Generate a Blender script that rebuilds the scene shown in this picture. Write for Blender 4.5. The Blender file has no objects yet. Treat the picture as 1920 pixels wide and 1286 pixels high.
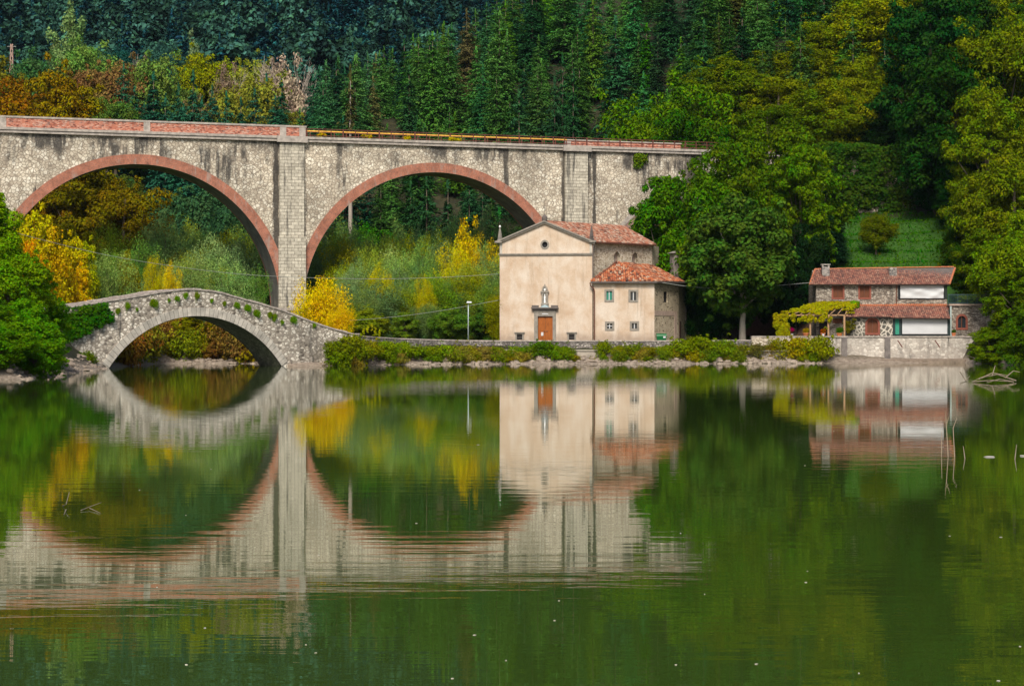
import bpy, bmesh, math, random
import numpy as np
from mathutils import Vector, Matrix

# ------------------------------------------------------------------ camera, world, sun, exposure
SC = bpy.context.scene
COL = SC.collection
F = 3733.0          # focal length in pixels of a 1920 px wide frame (70 mm)
HOR = 625.0         # horizon row
CH = 3.8            # camera height over the water
cam_d = bpy.data.cameras.new('camera'); cam = bpy.data.objects.new('camera', cam_d); COL.objects.link(cam)
cam.location = (0, 0, CH); cam.rotation_euler = (math.radians(90), 0, 0)
cam_d.lens = 70.0; cam_d.sensor_width = 36.0; cam_d.clip_start = 0.5; cam_d.clip_end = 4000
cam_d.shift_y = -(643.0 - HOR) / 1920.0
SC.camera = cam

SUN_EL, SUN_AZ = math.radians(44), math.radians(-172)    # azimuth from +Y (north) clockwise: behind the camera, to the left
w = bpy.data.worlds.new('World'); SC.world = w; w.use_nodes = True
wn = w.node_tree; wn.nodes.clear()
sky = wn.nodes.new('ShaderNodeTexSky'); sky.sky_type = 'NISHITA'; sky.sun_disc = False
sky.sun_elevation = SUN_EL; sky.sun_rotation = SUN_AZ; sky.air_density = 1.0; sky.dust_density = 2.5; sky.ozone_density = 0.6
bg = wn.nodes.new('ShaderNodeBackground'); bg.inputs['Strength'].default_value = 0.075
wo = wn.nodes.new('ShaderNodeOutputWorld')
wn.links.new(sky.outputs[0], bg.inputs[0]); wn.links.new(bg.outputs[0], wo.inputs[0])
sd = bpy.data.lights.new('sun', 'SUN'); sd.energy = 2.6; sd.angle = math.radians(21); sd.color = (1.0, 0.93, 0.82)
sun = bpy.data.objects.new('sun', sd); COL.objects.link(sun)
dirv = Vector((math.sin(SUN_AZ)*math.cos(SUN_EL), math.cos(SUN_AZ)*math.cos(SUN_EL), math.sin(SUN_EL)))
sun.rotation_euler = dirv.to_track_quat('Z', 'Y').to_euler()
SC.view_settings.view_transform = 'Standard'; SC.view_settings.look = 'None'
SC.view_settings.exposure = 0.72; SC.view_settings.gamma = 1.0
try:
    SC.cycles.max_bounces = 6; SC.cycles.diffuse_bounces = 3; SC.cycles.glossy_bounces = 3
    SC.cycles.transmission_bounces = 3; SC.cycles.transparent_max_bounces = 4
except Exception: pass

# ------------------------------------------------------------------ helpers
def P(px, py, Y): return Vector(((px-960.0)/F*Y, Y, CH + (HOR-py)/F*Y))
def Xp(px, Y): return (px-960.0)/F*Y
def Zp(py, Y): return CH + (HOR-py)/F*Y

def tag(o, label=None, cat=None, group=None, kind=None):
    if label: o['label'] = label
    if cat: o['category'] = cat
    if group: o['group'] = group
    if kind: o['kind'] = kind
    return o
def empty(name, loc, label=None, cat=None, group=None):
    o = bpy.data.objects.new(name, None); COL.objects.link(o); o.location = loc
    return tag(o, label, cat, group)
def worigin(o):
    v = Vector((0, 0, 0))
    while o is not None: v += o.location; o = o.parent
    return v

class MB:
    def __init__(s): s.v = []; s.f = []; s.uv = None
    def add(s, vs, fs):
        n = len(s.v); s.v += [tuple(v) for v in vs]; s.f += [tuple(i+n for i in f) for f in fs]
    def box(s, x0, x1, y0, y1, z0, z1, T=None):
        vs = [(x, y, z) for x in (x0, x1) for y in (y0, y1) for z in (z0, z1)]
        if T: vs = [T(*v) for v in vs]
        s.add(vs, [(0,1,3,2),(4,6,7,5),(0,4,5,1),(2,3,7,6),(0,2,6,4),(1,5,7,3)])
    def hexa(s, a, b):      # two matching loops
        n = len(a); s.add(list(a)+list(b), [tuple(range(n)), tuple(range(2*n-1, n-1, -1))] + [(i, i+n, (i+1)%n+n, (i+1)%n) for i in range(n)])
    def prism_y(s, poly, y0, y1, T=None):   # polygon of (x,z), extruded in y
        a = [(p[0], y0, p[1]) for p in poly]; b = [(p[0], y1, p[1]) for p in poly]
        if T: a = [T(*v) for v in a]; b = [T(*v) for v in b]
        s.hexa(a, b)
    def prism_z(s, poly, z0, z1):
        s.hexa([(p[0], p[1], z0) for p in poly], [(p[0], p[1], z1) for p in poly])
    def tube(s, pts, rad, n=6, cap=True):
        pts = [Vector(p) for p in pts]
        if not hasattr(rad, '__len__'): rad = [rad]*len(pts)
        base = len(s.v)
        for i, p in enumerate(pts):
            d = (pts[min(i+1, len(pts)-1)] - pts[max(i-1, 0)])
            if d.length < 1e-9: d = Vector((0,0,1))
            d.normalize()
            a = d.cross(Vector((0,0,1)) if abs(d.z) < .9 else Vector((1,0,0))).normalized(); b = d.cross(a)
            for k in range(n):
                t = 2*math.pi*k/n; s.v.append(tuple(p + (a*math.cos(t)+b*math.sin(t))*rad[i]))
        for i in range(len(pts)-1):
            for k in range(n):
                s.f.append((base+i*n+k, base+i*n+(k+1)%n, base+(i+1)*n+(k+1)%n, base+(i+1)*n+k))
        if cap:
            s.f.append(tuple(base+k for k in range(n))); s.f.append(tuple(base+(len(pts)-1)*n+k for k in range(n)))
    def lathe(s, c, prof, n=12, sx=1, sy=1):
        base = len(s.v); c = Vector(c)
        for r, z in prof:
            for k in range(n):
                t = 2*math.pi*k/n; s.v.append((c.x+r*math.cos(t)*sx, c.y+r*math.sin(t)*sy, c.z+z))
        for i in range(len(prof)-1):
            for k in range(n):
                s.f.append((base+i*n+k, base+i*n+(k+1)%n, base+(i+1)*n+(k+1)%n, base+(i+1)*n+k))
        s.f.append(tuple(base+k for k in range(n))); s.f.append(tuple(base+(len(prof)-1)*n+k for k in range(n)))
    def blob(s, c, r, rng, n=7, m=5, j=.2):
        c = Vector(c); base = len(s.v); rx, ry, rz = r
        for i in range(m+1):
            ph = math.pi*i/m
            for k in range(n):
                t = 2*math.pi*k/n; q = 1+rng.uniform(-j, j)
                s.v.append((c.x+rx*q*math.sin(ph)*math.cos(t), c.y+ry*q*math.sin(ph)*math.sin(t), c.z+rz*q*math.cos(ph)))
        for i in range(m):
            for k in range(n):
                s.f.append((base+i*n+k, base+i*n+(k+1)%n, base+(i+1)*n+(k+1)%n, base+(i+1)*n+k))
    def build(s, name, mat, parent=None, smooth=False, uv=None, normals=True):
        me = bpy.data.meshes.new(name); o = worigin(parent)
        me.from_pydata([(v[0]-o.x, v[1]-o.y, v[2]-o.z) for v in s.v], [], s.f)
        if normals:
            bm = bmesh.new(); bm.from_mesh(me); bmesh.ops.recalc_face_normals(bm, faces=bm.faces); bm.to_mesh(me); bm.free()
        if uv:
            l = me.uv_layers.new(name='UVMap')
            for lp in me.loops:
                l.data[lp.index].uv = uv[lp.vertex_index]
        if smooth: me.polygons.foreach_set('use_smooth', [True]*len(me.polygons))
        me.materials.append(mat); me.update()
        ob = bpy.data.objects.new(name, me); COL.objects.link(ob); ob.parent = parent
        return ob

def cut(ob, mb):
    """subtract the volumes of mb from ob (world coordinates), bake the result"""
    c = mb.build('cutter', ob.data.materials[0]); 
    bpy.context.view_layer.update()
    m = ob.modifiers.new('b', 'BOOLEAN'); m.object = c; m.operation = 'DIFFERENCE'; m.solver = 'EXACT'
    dg = bpy.context.evaluated_depsgraph_get(); dg.update()
    me = bpy.data.meshes.new_from_object(ob.evaluated_get(dg))
    ob.modifiers.clear(); old = ob.data; ob.data = me; me.name = ob.name
    cm = c.data; bpy.data.objects.remove(c); bpy.data.meshes.remove(cm)

# ------------------------------------------------------------------ materials
class NT:
    def __init__(s, name):
        s.m = bpy.data.materials.new(name); s.m.use_nodes = True; s.t = s.m.node_tree; s.t.nodes.clear()
    def n(s, typ, ins=None, **kw):
        nd = s.t.nodes.new('ShaderNode'+typ)
        for k, v in kw.items(): setattr(nd, k, v)
        for k, v in (ins or {}).items():
            if hasattr(v, 'is_output') or isinstance(v, bpy.types.NodeSocket): s.t.links.new(v, nd.inputs[k])
            else: nd.inputs[k].default_value = v
        return nd
    def ramp(s, fac, stops, interp='LINEAR'):
        nd = s.t.nodes.new('ShaderNodeValToRGB'); s.t.links.new(fac, nd.inputs[0]); cr = nd.color_ramp; cr.interpolation = interp
        while len(cr.elements) < len(stops): cr.elements.new(.5)
        for e, (p, c) in zip(cr.elements, stops):
            e.position = p; e.color = (c, c, c, 1) if not hasattr(c, '__len__') else (*c[:3], 1)
        return nd.outputs[0]
    def mix(s, fac, a, b, typ='MIX'):
        nd = s.t.nodes.new('ShaderNodeMix'); nd.data_type = 'RGBA'; nd.blend_type = typ
        for i, v in ((0, fac), (6, a), (7, b)):
            if isinstance(v, bpy.types.NodeSocket): s.t.links.new(v, nd.inputs[i])
            else: nd.inputs[i].default_value = v if i == 0 else ((v, v, v, 1) if not hasattr(v, '__len__') else (*v[:3], 1))
        return nd.outputs[2]
    def noise(s, vec, scale, detail=4, rough=.55, mp=None):
        if mp: vec = s.n('Mapping', {'Vector': vec, 'Scale': mp}).outputs[0]
        return s.n('TexNoise', {'Vector': vec, 'Scale': scale, 'Detail': detail, 'Roughness': rough}).outputs[0]
    def finish(s, col, rough=.85, bump=None, bstr=.4, bdist=.05, metal=0, spec=.3, **extra):
        ins = {'Base Color': col if isinstance(col, bpy.types.NodeSocket) else (*col[:3], 1), 'Roughness': rough, 'Metallic': metal, 'Specular IOR Level': spec}
        ins.update(extra)
        p = s.n('BsdfPrincipled', ins)
        if bump is not None:
            b = s.n('Bump', {'Height': bump, 'Strength': bstr, 'Distance': bdist}); s.t.links.new(b.outputs[0], p.inputs['Normal'])
        o = s.n('OutputMaterial', {'Surface': p.outputs[0]})
        return s.m

def masonry(name, cell, stones, mortar, edge=.08, stain=.0, ztop=None, zlen=6, squash=1.0, moss=None, shade_soot=None):
    m = NT(name); co = m.n('TexCoord').outputs['Object']
    wob = m.n('TexNoise', {'Vector': co, 'Scale': .9/cell, 'Detail': 2}).outputs[1]
    v = m.n('VectorMath', {0: co, 1: m.n('VectorMath', {0: wob, 'Scale': cell*.35}, operation='SCALE').outputs[0]}, operation='ADD').outputs[0]
    v = m.n('Mapping', {'Vector': v, 'Scale': (1, 1, squash)}).outputs[0]
    vo = m.n('TexVoronoi', {'Vector': v, 'Scale': 1/cell}); ed = m.n('TexVoronoi', {'Vector': v, 'Scale': 1/cell}, feature='DISTANCE_TO_EDGE').outputs[0]
    r = m.n('SeparateColor', {0: vo.outputs[1]}).outputs[0]
    c = m.ramp(r, [(i/(len(stones)-1), k) for i, k in enumerate(stones)])
    em = m.ramp(ed, [(edge*.35, 0), (edge, 1)])
    fine = m.noise(co, 3.5, 5, .7)
    c = m.mix(.5, c, m.ramp(fine, [(.3, .45), (.7, 1.12)]), 'MULTIPLY')
    c = m.mix(em, mortar, c)
    big = m.ramp(m.noise(co, .22, 4, .6), [(.35, .72), (.65, 1.1)])
    c = m.mix(1, c, big, 'MULTIPLY')
    if stain:
        st = m.noise(co, 1.0, 5, .65, mp=(1.1, 1.1, .14))
        if ztop is not None:
            z = m.n('SeparateXYZ', {0: co}).outputs[2]
            up = m.n('MapRange', {0: z, 1: ztop-zlen, 2: ztop, 3: 0.0, 4: .19}).outputs[0]
            st = m.n('Math', {0: st, 1: up}, operation='ADD').outputs[0]
        mask = m.ramp(st, [(.56, 0), (.68, stain)])
        mask = m.n('Math', {0: mask, 1: m.ramp(m.noise(co, .16, 3, .5), [(.44, .0), (.56, 1)])}, operation='MULTIPLY').outputs[0]
        c = m.mix(mask, c, (.035, .033, .032))
    if shade_soot:  # upright dark streaks: soot together with painted pilaster shadow
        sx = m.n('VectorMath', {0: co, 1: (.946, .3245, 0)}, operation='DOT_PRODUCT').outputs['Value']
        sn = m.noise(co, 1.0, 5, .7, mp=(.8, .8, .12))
        for c0, w0 in shade_soot:
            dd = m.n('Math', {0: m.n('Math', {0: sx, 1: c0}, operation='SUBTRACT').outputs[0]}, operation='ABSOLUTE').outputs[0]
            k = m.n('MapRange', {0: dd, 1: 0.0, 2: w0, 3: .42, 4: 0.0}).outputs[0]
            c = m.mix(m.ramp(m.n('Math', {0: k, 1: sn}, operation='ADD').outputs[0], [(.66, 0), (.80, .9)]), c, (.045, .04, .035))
    if moss:
        mm = m.ramp(m.noise(co, .6, 5, .7), [(.55, 0), (.7, .7)])
        c = m.mix(mm, c, moss)
    h = m.n('Math', {0: em, 1: fine}, operation='ADD').outputs[0]
    return m.finish(c, .9, h, .5, .06)

def plain(name, col, rough=.7, var=.25, scale=2.0, metal=0, spec=.3, bump=.1, mp=None):
    m = NT(name); co = m.n('TexCoord').outputs['Object']
    n = m.noise(co, scale, 5, .65, mp)
    c = m.mix(1, (*col,), m.ramp(n, [(.25, 1-var), (.75, 1+var)]), 'MULTIPLY')
    return m.finish(c, rough, n, bump, .03, metal, spec)

def plaster(name, c0, c1, c2):
    m = NT(name); co = m.n('TexCoord').outputs['Object']
    n = m.noise(co, .45, 6, .6); k = m.ramp(n, [(.3, c0), (.5, c1), (.72, c2)])
    # faint rectangular putlog / repair patches
    br = m.noise(co, 1.0, 3, .5, mp=(.9, .9, .35))
    k = m.mix(m.ramp(br, [(.5, 0), (.62, .45)]), k, c2)
    st = m.noise(co, 1.0, 5, .7, mp=(1.6, 1.6, .12)); k = m.mix(m.ramp(st, [(.54, 0), (.76, .65)]), k, (.30, .22, .155))
    z = m.n('SeparateXYZ', {0: co}).outputs[2]
    ft = m.n('MapRange', {0: z, 1: 0.0, 2: 1.6, 3: .3, 4: 0.0}).outputs[0]
    fm = m.n('Math', {0: ft, 1: m.noise(co, 1.2, 4)}, operation='MULTIPLY').outputs[0]
    k = m.mix(m.ramp(fm, [(.03, 0), (.13, .75)]), k, (.33, .25, .19))
    f = m.noise(co, 7, 5, .7); k = m.mix(1, k, m.ramp(f, [(.3, .88), (.7, 1.06)]), 'MULTIPLY')
    return m.finish(k, .92, f, .25, .02)

def tiles_mat(name, cols, dark=.25):
    m = NT(name); g = m.n('NewGeometry').outputs['Random Per Island']
    co = m.n('TexCoord').outputs['Object']
    c = m.ramp(g, [(i/(len(cols)-1), k) for i, k in enumerate(cols)])
    n = m.noise(co, .9, 5, .7); c = m.mix(m.ramp(n, [(.45, 0), (.72, dark*2)]), c, (.10, .075, .06))
    f = m.noise(co, 9, 4, .7); c = m.mix(1, c, m.ramp(f, [(.3, .65), (.7, 1.15)]), 'MULTIPLY')
    return m.finish(c, .9, f, .3, .02)

def brick_uv(name, cols, mortar, bw, bh, stain=.5):
    m = NT(name); uv = m.n('TexCoord').outputs['UV']; co = m.n('TexCoord').outputs['Object']
    b = m.n('TexBrick', {'Vector': uv, 'Color1': (*cols[0], 1), 'Color2': (*cols[1], 1), 'Mortar': (*mortar, 1), 'Scale': 1.0, 'Mortar Size': .022,
                         'Brick Width': bw, 'Row Height': bh, 'Bias': 0.0}, offset=.5).outputs[0]
    n = m.noise(co, 1.1, 5, .7); c = m.mix(1, b, m.ramp(n, [(.3, .62), (.7, 1.2)]), 'MULTIPLY')
    s = m.noise(co, 1.0, 5, .65, mp=(1.1, 1.1, .3)); c = m.mix(m.ramp(s, [(.55, 0), (.68, stain)]), c, (.30, .28, .25))
    s2 = m.noise(co, 1.7, 5, .7, mp=(1, 1, .5)); c = m.mix(m.ramp(s2, [(.62, 0), (.74, .7)]), c, (.04, .035, .035))
    return m.finish(c, .9, n, .4, .03)

def brick_wall(name):
    m = NT(name); co = m.n('TexCoord').outputs['Object']
    v = m.n('TexVoronoi', {'Vector': m.n('Mapping', {'Vector': co, 'Scale': (3.2, 3.2, 9)}).outputs[0], 'Scale': 1.0}).outputs[1]
    r = m.n('SeparateColor', {0: v}).outputs[0]
    c = m.ramp(r, [(0, (.10, .035, .03)), (.3, (.36, .12, .075)), (.75, (.50, .20, .13)), (1, (.55, .36, .28))])
    n = m.noise(co, 1.5, 6, .7); c = m.mix(m.ramp(n, [(.5, 0), (.72, .7)]), c, (.36, .29, .25))
    n2 = m.noise(co, 2.6, 6, .7, mp=(1, 1, .4)); c = m.mix(m.ramp(n2, [(.6, 0), (.72, .75)]), c, (.06, .045, .04))
    return m.finish(c, .9, n, .4, .03)

def foliage(name, trans=.2, hue=.05, vlo=.5, vhi=1.6, big=None):
    m = NT(name); oi = m.n('ObjectInfo'); g = m.n('NewGeometry').outputs['Random Per Island']; co = m.n('TexCoord').outputs['Object']
    n = m.noise(co, .35, 3, .5)
    hsum = m.n('Math', {0: m.n('MapRange', {0: g, 1: 0.0, 2: 1.0, 3: .5-hue*.5, 4: .5+hue*.5}).outputs[0],
                        1: m.n('MapRange', {0: n, 1: .3, 2: .7, 3: -hue*.5, 4: hue*.5}).outputs[0]}, operation='ADD').outputs[0]
    g2 = m.n('Math', {0: m.n('Math', {0: g, 1: 17.31}, operation='MULTIPLY').outputs[0]}, operation='FRACT').outputs[0]
    val = m.n('MapRange', {0: g2, 1: 0.0, 2: 1.0, 3: vlo, 4: vhi}).outputs[0]
    if big: val = m.n('Math', {0: val, 1: m.ramp(m.noise(co, big, 2, .5), [(.38, .3), (.62, 1.0)])}, operation='MULTIPLY').outputs[0]
    h = m.n('HueSaturation', {'Color': oi.outputs['Color'], 'Hue': hsum, 'Value': val, 'Saturation': 1.18}).outputs[0]
    d = m.n('BsdfPrincipled', {'Base Color': h, 'Roughness': .7, 'Specular IOR Level': .04})
    t = m.n('BsdfTranslucent', {'Color': h})
    mx = m.n('MixShader', {0: trans, 1: d.outputs[0], 2: t.outputs[0]})
    m.n('OutputMaterial', {'Surface': mx.outputs[0]})
    return m.m

M = {}
SHADE_SOOT = [(-2.5+.4, 1.3), (41.2, 1.0), (45.6+.4, .6), (-46.5, 1.2), (32, .7), (62, 3.0)]  # dark lines on the wall: pilasters' shadow line painted in, plus soot
M['viaduct'] = masonry('viaduct_stone', .44, [(.46,.39,.30), (.62,.54,.42), (.70,.63,.50), (.84,.78,.65)], (.28,.235,.18), .11, .85, ztop=28.2, zlen=7, shade_soot=SHADE_SOOT)
M['pilaster'] = masonry('dressed_stone', .55, [(.50,.46,.38), (.60,.56,.46), (.68,.63,.53)], (.24,.21,.16), .07, .8, ztop=30.0, zlen=4, squash=1.9)
def coursed(name):
    m = NT(name); co = m.n('TexCoord').outputs['Object']; sp = m.n('SeparateXYZ', {0: co}); v = m.n('CombineXYZ', {0: sp.outputs[0], 1: sp.outputs[2]}).outputs[0]
    b = m.n('TexBrick', {'Vector': v, 'Color1': (.62,.57,.46,1), 'Color2': (.44,.40,.32,1), 'Mortar': (.16,.14,.11,1), 'Scale': 1.0, 'Mortar Size': .03, 'Mortar Smooth': .3, 'Brick Width': .95, 'Row Height': .46}, offset=.5).outputs[0]
    n = m.noise(co, 2.6, 6, .7); c = m.mix(1, b, m.ramp(n, [(.3, .6), (.7, 1.2)]), 'MULTIPLY')
    z = m.n('SeparateXYZ', {0: co}).outputs[2]
    st = m.noise(co, 1.0, 5, .65, mp=(.9, .9, .10)); c = m.mix(m.ramp(st, [(.55, 0), (.68, .85)]), c, (.035, .033, .032))
    return m.finish(c, .9, n, .5, .05)
M['ring'] = brick_uv('ring_brick', [(.50,.14,.07), (.30,.08,.045)], (.30,.19,.14), .11, .26, .55)
M['coursed'] = coursed('dressed_quoins')
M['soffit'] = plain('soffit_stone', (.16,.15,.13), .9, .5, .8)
M['cornice'] = plain('cornice_stone', (.36,.32,.28), .9, .45, 1.5)
M['brick'] = brick_wall('parapet_brick')
M['rust'] = plain('rusty_iron', (.12,.04,.03), .8, .4, 3)
M['yellow'] = plain('ochre_paint', (.62,.33,.05), .6, .35, 2)
M['bridge'] = masonry('bridge_rubble', .42, [(.12,.10,.085), (.56,.49,.41), (.74,.67,.57), (.88,.82,.71)], (.30,.26,.21), .16, .75, squash=1.4)
M['bridge_ring'] = brick_uv('bridge_voussoir', [(.56,.51,.44), (.40,.37,.32)], (.10,.09,.08), .55, 1.2, .2)
M['coping'] = plain('coping_stone', (.38,.33,.29), .9, .5, 2.5)
M['shore_wall'] = masonry('shore_wall_rubble', .32, [(.10,.09,.085), (.20,.18,.165), (.30,.27,.24), (.50,.46,.41)], (.09,.08,.07), .10, .6, squash=1.5)
M['terrace_wall'] = masonry('terrace_wall', .5, [(.38,.34,.30), (.54,.49,.43), (.66,.61,.54)], (.40,.35,.30), .08, .9, squash=1.3)
M['house_stone'] = masonry('house_stone', .36, [(.13,.10,.08), (.30,.25,.20), (.44,.38,.31), (.56,.50,.42)], (.14,.12,.10), .10, .5, squash=2.2)
M['crazy'] = masonry('crazy_stone', .55, [(.10,.095,.08), (.16,.15,.12), (.22,.20,.16)], (.55,.50,.42), .16, 0)
M['church_stone'] = masonry('church_stone', .30, [(.26,.20,.14), (.54,.45,.33), (.66,.57,.44), (.78,.70,.57)], (.42,.35,.26), .10, .4, squash=1.5)
M['annex_stone'] = masonry('annex_stone', .34, [(.10,.08,.05), (.34,.27,.18), (.46,.38,.27), (.52,.44,.32)], (.42,.35,.25), .2, .3, squash=1.2)
M['plaster'] = plaster('peach_plaster', (.47,.335,.225), (.56,.44,.33), (.64,.56,.47))
M['trim'] = plain('grey_sandstone', (.25,.225,.19), .9, .35, 2.5)
M['trim_light'] = plain('light_sandstone', (.45,.42,.36), .9, .3, 2.5)
M['pinkplaster'] = plain('pink_infill', (.36,.27,.22), .9, .3, 2.0)
M['dark'] = plain('dark_opening', (.012,.012,.014), .6, .2)
M['glass'] = plain('window_glass', (.03,.035,.04), .12, .2, spec=.6)
M['wood'] = plain('orange_door_wood', (.30,.085,.012), .5, .35, 2.2, mp=(4, 4, .6))
M['shutter'] = plain('brown_shutter', (.12,.038,.014), .6, .3, 3, mp=(5, 5, .5))
M['post'] = plain('pergola_wood', (.36,.22,.12), .8, .3, 2)
M['redtrim'] = plain('red_window_frame', (.23,.07,.045), .7, .2, 2)
M['white'] = plain('white_paint', (.54,.55,.56), .6, .06, 1)
M['statue'] = plain('white_marble', (.80,.80,.78), .5, .1, 3)
M['greenw'] = plain('green_shutter', (.03,.20,.14), .6, .25, 3)
M['teal'] = plain('teal_curtain', (.04,.26,.18), .8, .35, 2, mp=(7, 7, .3))
M['pipe'] = plain('brown_downpipe', (.13,.055,.035), .5, .2, 2)
M['lead'] = plain('lead_gutter', (.12,.10,.09), .6, .3, 2)
M['leadblue'] = plain('lead_sheet', (.26,.34,.36), .5, .2, 2)
M['galv'] = plain('galvanised_pole', (.42,.50,.48), .45, .1, 2, metal=.3)
M['cable'] = plain('pale_cable', (.30,.31,.28), .6, .1, 2)
M['plasticgreen'] = plain('green_plastic', (.008,.12,.035), .4, .15, 2)
M['terracotta'] = plain('terracotta', (.52,.17,.07), .8, .2, 3)
M['chim_grey'] = plain('old_concrete', (.22,.19,.17), .9, .55, 1.6, mp=(1.5, 1.5, .25))
M['tile_church'] = tiles_mat('church_tiles', [(.14,.07,.05), (.36,.13,.075), (.44,.18,.11), (.46,.26,.17), (.48,.38,.30)], .2)
M['tile_annex'] = tiles_mat('annex_tiles', [(.08,.045,.035), (.36,.095,.04), (.48,.14,.055), (.50,.20,.09), (.50,.36,.26)], .25)
M['tile_house'] = tiles_mat('house_tiles', [(.13,.065,.055), (.24,.10,.075), (.32,.13,.09), (.36,.20,.14)], .25)
M['tile_red'] = tiles_mat('red_ridge_tiles', [(.42,.12,.05), (.52,.18,.08), (.45,.17,.09)], .1)
M['leaf'] = foliage('leaf', .2, .05, .62, 1.42)
M['needle'] = foliage('needle', .12, .03, .72, 1.28)
M['farwood'] = foliage('far_foliage', .1, .08, .5, 1.9, .09)
M['bark'] = plain('bark', (.11,.085,.06), .95, .5, 3, mp=(3, 3, .5), bump=.6)
M['barkpale'] = plain('pale_bark', (.34,.29,.24), .95, .4, 3, mp=(3, 3, .5), bump=.5)
M['rock'] = plain('shore_rock', (.27,.22,.175), .95, .4, 1.8, bump=.5)
M['drift'] = plain('driftwood', (.24,.19,.13), .9, .3, 3)

# ------------------------------------------------------------------ terrain
def sm(a, b, x):
    t = np.clip((x-a)/(b-a), 0, 1); return t*t*(3-2*t)
SH_X = np.array([-45, -43.5, -28.2, -26.0, -24, -19.1, -13.5, -6, 2.5, 21.4, 39.6, 58, 66, 90, 160])
SH_Y = np.array([247, 250.0, 250.0, 230.5, 231.5, 236.0, 241, 244, 246.2, 248.5, 252.5, 256.5, 226, 190, 120])
def shore_d(x, y):
    xb = np.where(y < 216, -40.2 - (y-163)*.075, -44.1)
    yf = 163 + 1.5*np.sin(x*.13) + np.where(x < -60, (x+60)*.4, 0)
    dA = np.minimum(y-yf, (xb-x)*1.2)
    dB = y - np.interp(x, SH_X, SH_Y)
    return np.maximum(dA, dB)
def ground(x, y):
    x = np.asarray(x, float); y = np.asarray(y, float)
    d = shore_d(x, y)
    left = sm(-36, -46, x)
    near = np.where(d < 3, .33*d, .99 + (d-3)*.9)
    near = np.minimum(near, 2.8 + .55*sm(1405, 1425, 960+F*x/np.maximum(y, 60))*sm(30, 45, x))
    bank = np.minimum(np.where(d<1.2,.30*d,.36+(d-1.2)*.8), 3.2 + .03*d)
    z = near*(1-left) + bank*left
    z = np.maximum(z, -3.0)
    # hills
    tl = 4 + .36*(y-335); tl = np.where(y > 480, 56.2+.10*(y-480), tl); tl = np.where(y > 565, 64.9+.45*(y-565), tl)
    knoll = (.50*(y-303))*sm(-52, -78, x); knoll = np.minimum(knoll, 34)
    yf = 322 - 54*sm(16, 46, x) - 14*sm(80, 96, x)
    tr = 3.0 + .60*(y-yf)
    lim = 37 + .62*(x+40) + np.where(x > 20, (x-20)*2, 0)
    tr = np.minimum(tr, lim)
    # lawn shelf behind the right-hand house
    lawn = sm(40, 46, x)*sm(84, 72, x)
    prof = np.interp(y, [200, 270, 284, 312, 330, 400], [-50, 3.2, 13.0, 22.4, 31, 75])
    prof = prof + .45*np.sin((y-284)/3.3*2*np.pi/1.6)*sm(282, 286, y)*sm(314, 308, y)
    tr = tr*(1-lawn) + np.minimum(prof, 300)*lawn
    hill = np.maximum(np.maximum(tl, knoll), tr)
    hill = np.where(y > 230, hill, -10)
    out = np.where(d > 3, np.maximum(z, hill), z)
    out = out + np.where(y > 300, 1.2*np.sin(x*.11+y*.07)*np.sin(y*.09-x*.05), 0)
    return out
def gz(x, y): return float(ground(x, y))

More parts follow.
